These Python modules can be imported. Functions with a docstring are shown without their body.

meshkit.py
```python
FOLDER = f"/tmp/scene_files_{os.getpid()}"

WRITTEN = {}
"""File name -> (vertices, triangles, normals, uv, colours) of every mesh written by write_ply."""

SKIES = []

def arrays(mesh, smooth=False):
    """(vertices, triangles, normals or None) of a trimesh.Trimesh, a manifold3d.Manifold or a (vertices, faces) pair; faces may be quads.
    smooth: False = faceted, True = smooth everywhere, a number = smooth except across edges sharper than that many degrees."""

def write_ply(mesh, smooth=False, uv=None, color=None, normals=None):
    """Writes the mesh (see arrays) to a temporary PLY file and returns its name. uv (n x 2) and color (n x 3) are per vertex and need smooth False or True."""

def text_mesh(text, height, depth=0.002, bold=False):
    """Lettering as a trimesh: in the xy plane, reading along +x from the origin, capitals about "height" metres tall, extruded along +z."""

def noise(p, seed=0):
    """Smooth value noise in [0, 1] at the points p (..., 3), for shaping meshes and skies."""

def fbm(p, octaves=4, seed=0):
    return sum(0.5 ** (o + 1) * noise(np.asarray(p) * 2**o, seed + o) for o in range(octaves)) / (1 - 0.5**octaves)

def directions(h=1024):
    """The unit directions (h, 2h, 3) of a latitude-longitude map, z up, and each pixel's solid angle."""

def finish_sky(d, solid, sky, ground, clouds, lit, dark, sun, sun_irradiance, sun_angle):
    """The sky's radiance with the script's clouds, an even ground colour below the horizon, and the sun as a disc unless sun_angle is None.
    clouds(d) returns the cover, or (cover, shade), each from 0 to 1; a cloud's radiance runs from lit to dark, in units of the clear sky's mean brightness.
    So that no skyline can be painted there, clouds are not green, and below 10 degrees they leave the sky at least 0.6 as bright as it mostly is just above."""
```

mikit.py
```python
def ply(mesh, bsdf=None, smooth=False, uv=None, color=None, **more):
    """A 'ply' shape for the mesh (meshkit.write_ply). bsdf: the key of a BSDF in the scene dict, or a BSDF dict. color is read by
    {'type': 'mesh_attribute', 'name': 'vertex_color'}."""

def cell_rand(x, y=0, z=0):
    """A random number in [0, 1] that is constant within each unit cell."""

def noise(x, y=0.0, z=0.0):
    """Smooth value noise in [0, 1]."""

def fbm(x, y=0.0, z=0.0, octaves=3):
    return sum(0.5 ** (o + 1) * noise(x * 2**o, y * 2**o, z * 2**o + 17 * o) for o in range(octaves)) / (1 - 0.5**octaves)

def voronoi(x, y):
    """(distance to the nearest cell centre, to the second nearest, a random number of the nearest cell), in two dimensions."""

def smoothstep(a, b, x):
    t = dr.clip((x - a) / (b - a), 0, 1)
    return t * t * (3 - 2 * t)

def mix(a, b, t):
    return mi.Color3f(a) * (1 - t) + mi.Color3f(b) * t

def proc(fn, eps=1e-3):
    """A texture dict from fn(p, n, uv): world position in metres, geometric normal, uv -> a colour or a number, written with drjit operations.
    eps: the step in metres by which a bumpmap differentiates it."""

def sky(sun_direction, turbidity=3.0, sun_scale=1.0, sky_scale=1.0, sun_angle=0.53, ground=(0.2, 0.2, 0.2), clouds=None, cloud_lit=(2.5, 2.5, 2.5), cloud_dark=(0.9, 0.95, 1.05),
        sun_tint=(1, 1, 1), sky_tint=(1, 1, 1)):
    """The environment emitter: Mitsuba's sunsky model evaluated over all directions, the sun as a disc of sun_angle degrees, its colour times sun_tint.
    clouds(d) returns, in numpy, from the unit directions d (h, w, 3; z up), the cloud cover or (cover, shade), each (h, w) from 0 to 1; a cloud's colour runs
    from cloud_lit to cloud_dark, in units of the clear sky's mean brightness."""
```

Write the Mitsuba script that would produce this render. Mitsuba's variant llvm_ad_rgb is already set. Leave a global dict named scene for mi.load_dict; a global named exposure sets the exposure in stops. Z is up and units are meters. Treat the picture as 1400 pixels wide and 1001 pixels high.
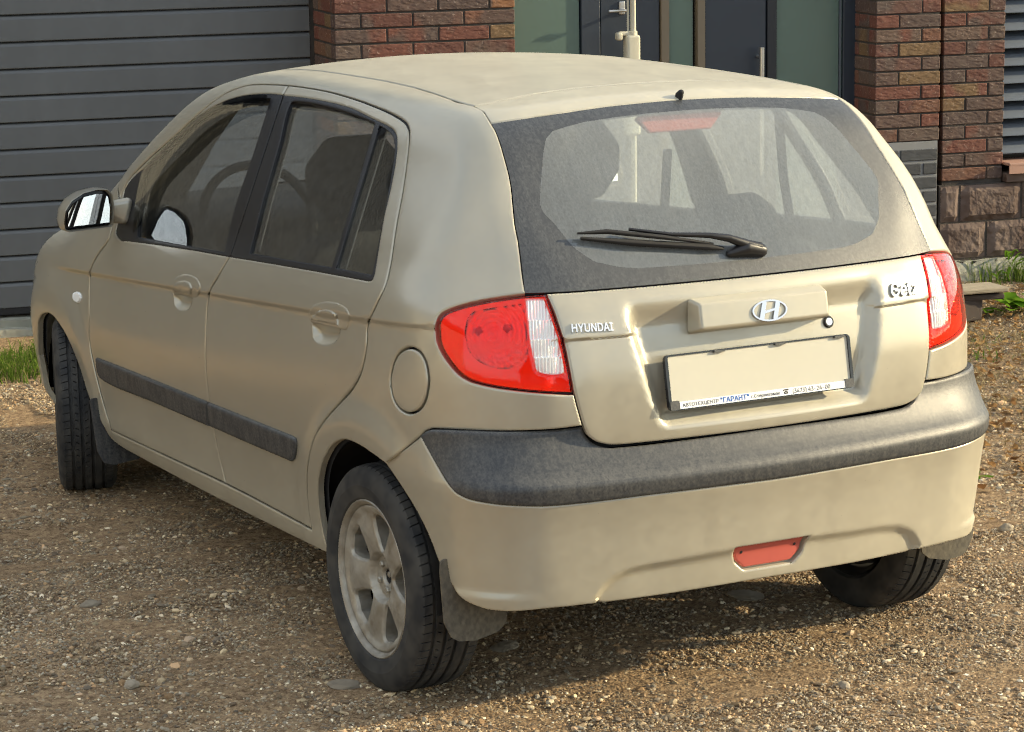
import math, random
import numpy as np, trimesh, manifold3d, shapely
import drjit as dr
import mitsuba as mi
import mikit, meshkit
from mikit import noise, fbm, voronoi, cell_rand, smoothstep, mix, proc
from scipy.interpolate import PchipInterpolator as PI
from scipy.spatial import Delaunay
from shapely.geometry import Polygon, LineString, Point, box
from shapely.ops import unary_union

T = mi.ScalarTransform4f
scene, labels = {}, {}

# ------------------------------------------------------------------ camera, sky, exposure
# axes: x forward along the parked car (rear axle at 0), y to its left, z up; metres
def cam_axes(yaw, pitch, roll):
    f = np.array([math.cos(yaw)*math.cos(pitch), -math.sin(yaw)*math.cos(pitch), -math.sin(pitch)])
    r = np.cross(f, [0, 0, 1]); r /= np.linalg.norm(r); u = np.cross(r, f)
    c, s = math.cos(roll), math.sin(roll)
    return c*r + s*u, -s*r + c*u, f
CAM_AT = np.array([-5.83, 3.47, 2.10])
_r, _u, _f = cam_axes(.4847, .1963, -.0155)
scene['camera'] = {'type': 'perspective', 'fov': 2*math.degrees(math.atan(700/3600)), 'fov_axis': 'x', 'near_clip': .05, 'far_clip': 2000.,
                   'to_world': T().look_at(origin=CAM_AT.tolist(), target=(CAM_AT + _f).tolist(), up=_u.tolist())}
SUN = (-1.2, -2.9, 1.15)
def cloud_cover(d):
    q = d / np.maximum(d[..., 2:3], .12)
    return .35 + .55*np.clip((meshkit.fbm(q*.9 + 3.1, 4, 5) - .40)*3.2, 0, 1)
scene['sky'] = mikit.sky(SUN, turbidity=3, sun_tint=(.87, .98, 1.10), sun_scale=.80, sky_scale=1.42, sun_angle=1.2, sky_tint=(1.02, 1.0, .96), clouds=cloud_cover, cloud_lit=(1.65, 1.63, 1.55), cloud_dark=(.9, .95, 1.05))
exposure = 3.2

# ------------------------------------------------------------------ materials
def two(d): return {'type': 'twosided', 'bsdf': d}
def rgb(*c): return {'type': 'rgb', 'value': list(c)}
def prin(base, rough=.5, metal=0., spec=.5, coat=0., coat_gloss=.9, **kw):
    d = {'type': 'principled', 'base_color': base if isinstance(base, dict) else rgb(*base), 'roughness': rough, 'metallic': metal, 'specular': spec}
    if coat: d.update(clearcoat=coat, clearcoat_gloss=coat_gloss)
    d.update(kw)
    return d
def bump(d, fn, scale, eps=1e-3): return {'type': 'bumpmap', 'arbitrary': proc(fn, eps), 'scale': scale, 'bsdf': d}

def grime(p, n):
    """dried dust on the car, 0..1: settles on what faces up, is thrown up low and at the tail"""
    streak = fbm(p.x*9 + 40, p.y*22 + 40, p.z*2.2 + 9, 3)
    speck = fbm(p.x*60 + 50, p.y*60 + 50, p.z*60, 2)
    low = smoothstep(.75, .2, p.z)
    tail = smoothstep(.2, -.5, p.x)
    amp = .30 + .7*dr.maximum(dr.maximum(low, tail), smoothstep(.35, 1., n.z))
    return dr.clip(.06 + .52*smoothstep(.35, 1., n.z) + .34*low*low + .22*tail + amp*(.24*(streak - .5) + .22*(speck - .5)), 0, 1)
def paint_base(p, n, uv): return mix((.300, .277, .222), (.312, .288, .230), fbm(p.x*3 + 40, p.y*3 + 40, p.z*3 + 9, 2))
def dust_col(p, n, uv): return mix((.38, .35, .27), (.45, .415, .32), fbm(p.x*14 + 40, p.y*14 + 40, p.z*14 + 9, 3))
scene['paint_coat'] = two({'type': 'roughplastic', 'distribution': 'ggx', 'alpha': .035, 'int_ior': 1.85, 'diffuse_reflectance': proc(paint_base)})
scene['paint_flake'] = two(prin((.45, .425, .345), .31, metal=.85, spec=.5))
scene['paint_dust'] = two(prin(proc(dust_col), .55, spec=.45))
scene['paint_clean'] = {'type': 'blendbsdf', 'weight': .42, 'a': {'type': 'ref', 'id': 'paint_coat'}, 'b': {'type': 'ref', 'id': 'paint_flake'}}
scene['paint'] = {'type': 'blendbsdf', 'weight': proc(lambda p, n, uv: dr.clip(grime(p, n)*1.15 - .03, 0, .92)), 'a': {'type': 'ref', 'id': 'paint_clean'}, 'b': {'type': 'ref', 'id': 'paint_dust'}}
def plast_col(p, n, uv):
    s = fbm(p.x*90 + 91, p.y*140 + 141, p.z*16 + 3, 3); k = fbm(p.x*280 + 450, p.y*280 + 450, p.z*180, 3)
    return mix((.022, .025, .030), (.17, .162, .142), dr.clip(.40*(s - .47) + .5*(k - .47) + .075 + .3*smoothstep(.5, .95, n.z), 0, 1))
scene['trim_plastic'] = two(prin(proc(plast_col), .5, spec=.6))
scene['black_plastic'] = two(prin((.010, .010, .012), .4, spec=.4))
scene['black_gloss'] = two(prin((.010, .010, .012), .16, spec=.5))
def flap_col(p, n, uv): return mix((.075, .068, .055), (.165, .145, .108), dr.clip(1.5*(fbm(p.x*130 + 190, p.y*130 + 190, p.z*70 + 9, 4) - .33), 0, 1))
scene['flap_rubber'] = two(prin(proc(flap_col), .8, spec=.3))
scene['rubber'] = two(prin((.018, .018, .019), .7, spec=.3))
def frit_col(p, n, uv):
    k = fbm(p.y*330 + 299, p.z*210 + 9, p.x*120 + 99, 3); s = fbm(p.y*120 + 93, p.z*14 + 3, 0, 3)
    return mix((.016, .018, .021), (.20, .205, .195), dr.clip(.42*(k - .45) + .10*(s - .48) + .04, 0, 1))
scene['frit'] = two(prin(proc(frit_col), .46, spec=.8))
def tyre_col(p, n, uv):
    k = fbm(p.x*18 + 50, p.y*40 + 50, p.z*18, 3)
    return mix((.020, .0215, .024), (.070, .067, .060), dr.clip(1.5*(k - .45) + .24, 0, 1))
scene['tyre_rubber'] = two(prin(proc(tyre_col), .72, spec=.3))
def rim_col(p, n, uv):
    k = fbm(p.x*25 + 50, p.y*25 + 50, p.z*25, 4)
    return mix((.40, .385, .34), (.22, .19, .145), dr.clip(1.9*(k - .38) + .22, 0, 1))
def rim_rough(p, n, uv): return .36 + .3*fbm(p.x*30 + 50, p.y*30 + 50, p.z*30, 3)
scene['alloy'] = two(prin(proc(rim_col), proc(rim_rough), metal=.55, spec=.5))
scene['emblem_chrome'] = two(prin((.60, .61, .64), .12, metal=1.))
scene['badge_chrome'] = two(prin((.80, .80, .80), .34, metal=.8))
scene['chrome'] = two(prin((.75, .76, .78), .14, metal=1.))
scene['steel_dark'] = two(prin((.022, .021, .020), .7, metal=.2))
scene['black_under'] = two(prin((.012, .011, .010), .85, spec=.2))
scene['side_glass'] = {'type': 'thindielectric', 'int_ior': 1.5, 'specular_transmittance': rgb(.62, .66, .64)}
scene['side_glass_dusty'] = {'type': 'blendbsdf', 'weight': proc(lambda p, n, uv: dr.clip(.008 + .03*(fbm(p.x*40 + 99, p.y*40 + 99, p.z*40 + 9, 4) - .35), 0, 1)), 'a': {'type': 'thindielectric', 'int_ior': 1.48, 'specular_transmittance': rgb(.76, .79, .79)},
                             'b': {'type': 'principledthin', 'base_color': rgb(.50, .52, .52), 'roughness': .5, 'diff_trans': 1.}}
scene['visor_tint'] = {'type': 'thindielectric', 'int_ior': 1.45, 'specular_transmittance': rgb(.17, .17, .165)}
scene['clear_glass'] = {'type': 'thindielectric', 'int_ior': 1.5, 'specular_transmittance': rgb(.80, .86, .83)}
def dust_w(p, n, uv):
    k = fbm(p.y*330 + 299, p.z*210 + 9, p.x*120 + 99, 3); s = fbm(p.y*110 + 93, p.z*9 + 3, 0, 3); big = fbm(p.y*4 + 7, p.z*5 + 7, 0, 2)
    return dr.clip(.225 + .14*(k - .5) + .05*(s - .5) + .12*(big - .5), .03, .8)
scene['dusty_glass'] = {'type': 'blendbsdf', 'weight': proc(dust_w), 'a': {'type': 'thindielectric', 'int_ior': 1.5, 'specular_transmittance': rgb(.90, .94, .92)},
                        'b': {'type': 'principledthin', 'base_color': rgb(.72, .76, .76), 'roughness': .5, 'diff_trans': .8}}
scene['dusty_screen'] = {'type': 'blendbsdf', 'weight': proc(lambda p, n, uv: dr.clip(.17 + .16*(fbm(p.y*50 + 99, p.z*50 + 9, p.x*50 + 99, 3) - .5), 0, 1)), 'a': {'type': 'thindielectric', 'int_ior': 1.5, 'specular_transmittance': rgb(.9, .94, .92)},
                         'b': {'type': 'principledthin', 'base_color': rgb(.70, .74, .76), 'roughness': .5, 'diff_trans': 1.1}}
def red_rel(p, n, uv):
    return 0.
scene['red_lens'] = {'type': 'thindielectric', 'int_ior': 1.32, 'specular_transmittance': rgb(.99, .13, .06)}
scene['white_lens'] = {'type': 'thindielectric', 'int_ior': 1.5, 'specular_transmittance': rgb(.95, .95, .93)}
def ribs_v(p, n, uv): return .5 + .5*dr.sin(uv.x*2*math.pi*150.)
def ribs_ring(p, n, uv): return .5 + .5*dr.sin(dr.sqrt(dr.square(uv.x - .60) + dr.square(uv.y - .965))*2*math.pi*210.)
scene['reflector_ribbed'] = two(prin((.85, .85, .85), .3, metal=.7))
scene['reflector_ring'] = two(prin((.95, .95, .95), .16, metal=.92))
scene['reflector_plain'] = two(prin((.93, .93, .93), .5))
scene['lamp_black'] = two(prin((.05, .01, .02), .4))
scene['bulb_dark'] = two(prin((.42, .16, .15), .4))
scene['red_plastic'] = two(prin((.42, .085, .065), .5, spec=.5))
scene['plate_blank'] = two(prin((.43, .415, .345), .55))
scene['white_print'] = two(prin((.70, .72, .72), .5))
scene['ink_black'] = two(prin((.02, .02, .02), .5))
scene['ink_blue'] = two(prin((.02, .10, .36), .5))
scene['interior_dark'] = two(prin((.030, .031, .034), .8, spec=.25))
scene['seat_fabric'] = two(prin((.040, .042, .047), .9, spec=.15))
scene['interior_pale'] = two(prin((.33, .31, .27), .8, spec=.25))
scene['mirror'] = {'type': 'conductor', 'material': 'Ag'}

# building
BRICK = [(.092, .040, .031), (.120, .048, .035), (.075, .052, .045), (.125, .060, .040), (.135, .085, .045), (.090, .064, .053), (.19, .090, .045)]
def brick_col(p, n, uv):
    r = uv.x
    pick = lambda t: sum((mi.Color3f(BRICK[i])*dr.maximum(1 - dr.abs(t*6 - i), 0.) for i in range(7)), mi.Color3f(0.))
    a, b = pick(dr.clip(r, 0, 1)), pick(dr.clip(uv.y, 0, 1))
    m = smoothstep(.42, .60, fbm(p.y*9 + r*77 + 60, p.z*5 + 5, p.x*5 + 3, 2))
    c = a*(1 - m) + b*m
    g = fbm(p.y*90 + 60, p.z*120, p.x*90, 3)
    sp = smoothstep(.80, .88, noise(p.y*150 + 70, p.z*150, p.x*150))
    sm = smoothstep(.60, .74, fbm(p.y*21 + 160, p.z*27 + 9, p.x*21 + 30, 3))*.16
    return (c*(.62 + .76*g))*(1 - sm) + mi.Color3f(.115, .10, .085)*sm + mi.Color3f(.16, .14, .12)*sp*.5
def brick_rel(p, n, uv): return fbm(p.y*45 + 60, p.z*110, p.x*45, 4)
scene['brick_clay'] = bump(two(prin(proc(brick_col), .78, spec=.3)), brick_rel, .006)
def grey_brick_col(p, n, uv): return mi.Color3f(.048, .051, .056)*(.75 + .5*uv.x)*(.7 + .6*fbm(p.y*40 + 60, p.z*50, p.x*40, 3))
scene['grey_brick'] = bump(two(prin(proc(grey_brick_col), .7, spec=.3)), brick_rel, .002)
def mortar_col(p, n, uv): return mix((.034, .029, .026), (.062, .054, .048), fbm(p.y*50 + 60, p.z*50, p.x*50, 3))
scene['mortar'] = bump(two(prin(proc(mortar_col), .9, spec=.2)), lambda p, n, uv: fbm(p.y*160 + 60, p.z*160, p.x*160, 2), .003)
scene['grey_render'] = two(prin((.105, .108, .108), .9))
scene['pale_render'] = two(prin((.36, .34, .29), .9))
scene['grey_mortar'] = two(prin((.17, .175, .18), .9))
def stone_col(p, n, uv): return mix((.070, .046, .038), (.165, .125, .105), dr.clip(1.5*(fbm(p.y*11 + 60, p.z*13, p.x*11, 4) - .22) + .25*(uv.x - .5), 0, 1))
scene['split_stone'] = bump(two(prin(proc(stone_col), .85, spec=.25)), lambda p, n, uv: fbm(p.y*40 + 60, p.z*40, p.x*40, 4), .018)
def conc_col(p, n, uv): return mix((.15, .155, .13), (.34, .33, .27), dr.clip(1.7*(fbm(p.y*6 + 60, p.z*14, p.x*6 + 9, 5) - .25), 0, 1))
scene['concrete'] = bump(two(prin(proc(conc_col), .9, spec=.2)), lambda p, n, uv: fbm(p.y*35 + 60, p.z*35, p.x*35, 4), .012)
def door_grey(p, n, uv): return mi.Color3f(.102, .107, .111)*(.84 + .2*fbm(p.y*2 + 60, p.z*3, 0, 3) + .14*fbm(p.y*16 + 260, p.z*3.2 + 9, 0, 3))
scene['garage_grey'] = bump(two(prin(proc(door_grey), .46, spec=.4)), lambda p, n, uv: noise(p.y*700 + 6000, p.z*700, 0), .00015)
scene['navy'] = two(prin((.022, .030, .044), .38))
scene['navy_dark'] = two(prin((.010, .013, .019), .4))
scene['tan'] = two(prin((.145, .115, .078), .55))
scene['louvre_blue'] = two(prin((.080, .094, .115), .40))
def matte_glass(p, n, uv): return mix((.085, .135, .115), (.12, .165, .145), fbm(p.y*1.6 + 60, p.z*1.2, 0, 2))
scene['green_glass'] = two(prin(proc(matte_glass), .17, spec=.5))
scene['sill_metal'] = two(prin((.34, .20, .15), .45))
def ivory_col(p, n, uv): return mix((.52, .50, .40), (.36, .33, .25), fbm(p.y*18 + 60, p.z*14, p.x*18, 3))
scene['ivory'] = two(prin(proc(ivory_col), .5))
scene['brushed'] = two(prin((.55, .55, .54), .32, metal=.9))
def wood_col(p, n, uv): return mix((.20, .17, .125), (.33, .285, .21), fbm(p.y*6 + 60, p.z*60, p.x*70, 4))
scene['old_wood'] = bump(two(prin(proc(wood_col), .85, spec=.2)), lambda p, n, uv: fbm(p.y*8 + 60, p.z*90, p.x*90, 3), .004)
scene['dark_wood'] = two(prin((.050, .038, .032), .9))

# ground
def earth_col(p, n, uv):
    a = fbm(p.x*1.3 + 50, p.y*1.3 + 50, 0, 4); g = .5*fbm(p.x*60 + 50, p.y*60 + 50, 0, 3) + .5*fbm(p.x*210 + 50, p.y*210 + 50, 0, 3)
    c = mix((.128, .082, .047), (.385, .272, .160), dr.clip(g*2.2 - .62, 0, 1))
    return c*(.72 + .56*a)
def earth_rel(p, n, uv): return .6*fbm(p.x*55 + 50, p.y*55 + 50, 0, 3) + .4*fbm(p.x*170 + 50, p.y*170 + 50, 0, 3)
scene['earth'] = bump(two(prin(proc(earth_col), .95, spec=.15)), earth_rel, .022)
PEB = [(.39, .29, .17), (.25, .165, .09), (.50, .40, .25), (.16, .105, .062), (.54, .48, .36), (.30, .22, .135), (.22, .18, .135), (.40, .25, .125)]
def peb_col(p, n, uv):
    i = uv.x*7
    return sum((mi.Color3f(PEB[k])*dr.maximum(1 - dr.abs(i - k), 0.) for k in range(8)), mi.Color3f(0.))*(.60 + 1.15*uv.y*uv.y*uv.y)
scene['pebble_stone'] = two(prin(proc(peb_col), .75, spec=.3))
def big_stone_col(p, n, uv): return mix((.17, .138, .10), (.36, .31, .235), fbm(p.x*30 + 50, p.y*30 + 50, p.z*30, 4))*(.7 + .6*uv.x)
scene['field_stone'] = bump(two(prin(proc(big_stone_col), .8, spec=.3)), lambda p, n, uv: fbm(p.x*80 + 50, p.y*80 + 50, p.z*80, 3), .006)
def blade_col(p, n, uv): return mix(mix((.07, .13, .018), (.15, .21, .04), uv.x), (.30, .26, .13), smoothstep(.86, .98, uv.x))
scene['grass_blade'] = {'type': 'principledthin', 'base_color': proc(blade_col), 'roughness': .6, 'diff_trans': .7}
def leaf_col(p, n, uv): return mix((.09, .20, .015), (.17, .30, .03), uv.x)
scene['weed_leaf'] = {'type': 'principledthin', 'base_color': proc(leaf_col), 'roughness': .5, 'diff_trans': .8}
scene['dead_leaf'] = {'type': 'principledthin', 'base_color': proc(lambda p, n, uv: mix((.13, .062, .025), (.36, .23, .10), uv.x)), 'roughness': .7, 'diff_trans': .5}
def dry_col(p, n, uv): return mix((.20, .15, .075), (.36, .29, .16), uv.x)
scene['dry_straw'] = {'type': 'principledthin', 'base_color': proc(dry_col), 'roughness': .7, 'diff_trans': .5}

# ------------------------------------------------------------------ names and entries
def tag(key, label=None, cat=None, group=None, kind=None):
    d = labels.setdefault(key, {})
    for k, v in (('label', label), ('category', cat), ('group', group), ('kind', kind)):
        if v: d[k] = v
    return key
def free(key):
    if key not in USED: USED.add(key); return key
    i = 1
    while f'{key}_{i:03d}' in USED: i += 1
    USED.add(f'{key}_{i:03d}'); return f'{key}_{i:03d}'
USED = set()
def put(name, mesh, mat, parent=None, smooth=False, uv=None, to_world=None):
    key = free(name if parent is None else f'{parent}__{name}')
    d = mesh if isinstance(mesh, dict) else mikit.ply(mesh, mat, smooth=smooth, uv=uv)
    if to_world is not None: d = {**d, 'to_world': to_world}
    scene[key] = d
    return key
def cat(ms): return trimesh.util.concatenate([m for m in ms if len(m.faces)])
def tm(v, f): return trimesh.Trimesh(np.asarray(v, float), np.asarray(f, int), process=False)
def flipY(m):
    m = m.copy(); m.vertices[:, 1] *= -1; m.faces = m.faces[:, ::-1]; return m
def rbox(size, r=.006, seg=6, at=(0, 0, 0)):
    """box with rounded edges, as the hull of eight small spheres"""
    s = np.maximum(np.asarray(size, float)/2 - r, 1e-4); b = manifold3d.Manifold.sphere(r, seg*2)
    M = manifold3d.Manifold.batch_hull([b.translate([i*s[0], j*s[1], k*s[2]]) for i in (-1, 1) for j in (-1, 1) for k in (-1, 1)]).translate(list(map(float, at)))
    m = M.to_mesh(); return tm(m.vert_properties[:, :3], m.tri_verts)
def hull_of(spheres, seg=14):
    M = manifold3d.Manifold.batch_hull([manifold3d.Manifold.sphere(float(r), seg).translate([float(x), float(y), float(z)]) for x, y, z, r in spheres])
    m = M.to_mesh(); return tm(m.vert_properties[:, :3], m.tri_verts)
def tube(pts, r, n=10, caps=True):
    pts = np.asarray(pts, float); rr = np.broadcast_to(r, len(pts)); V, Fs = [], []
    up = np.array([0, 0, 1.])
    for i, p in enumerate(pts):
        d = pts[min(i + 1, len(pts) - 1)] - pts[max(i - 1, 0)]; d /= np.linalg.norm(d)
        a = np.cross(d, up if abs(d[2]) < .9 else [1, 0, 0]); a /= np.linalg.norm(a); b = np.cross(d, a)
        t = np.arange(n)*2*math.pi/n
        V.append(p + rr[i]*(np.cos(t)[:, None]*a + np.sin(t)[:, None]*b))
    V = np.vstack(V); k = np.arange(n)
    for i in range(len(pts) - 1):
        a, b = i*n + k, i*n + (k + 1) % n
        Fs += [np.c_[a, b, b + n], np.c_[a, b + n, a + n]]
    if caps:
        c = len(V); V = np.vstack([V, pts[0], pts[-1]]); e = (len(pts) - 1)*n
        Fs += [np.c_[(k + 1) % n, k, np.full(n, c)], np.c_[e + k, e + (k + 1) % n, np.full(n, c + 1)]]
    return tm(V, np.vstack(Fs))
def lathe(prof, n=64):
    """profile of (axial y, radius) turned about the y axis"""
    prof = np.asarray(prof, float); t = np.arange(n)*2*math.pi/n; m = len(prof)
    V = np.stack([np.outer(prof[:, 1], np.cos(t)), np.repeat(prof[:, 0][:, None], n, 1), np.outer(prof[:, 1], np.sin(t))], -1).reshape(-1, 3)
    k = np.arange(n); Fs = []
    for i in range(m - 1):
        a, b = i*n + k, i*n + (k + 1) % n
        Fs += [np.c_[a, b, b + n], np.c_[a, b + n, a + n]]
    return tm(V, np.vstack(Fs))

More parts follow.
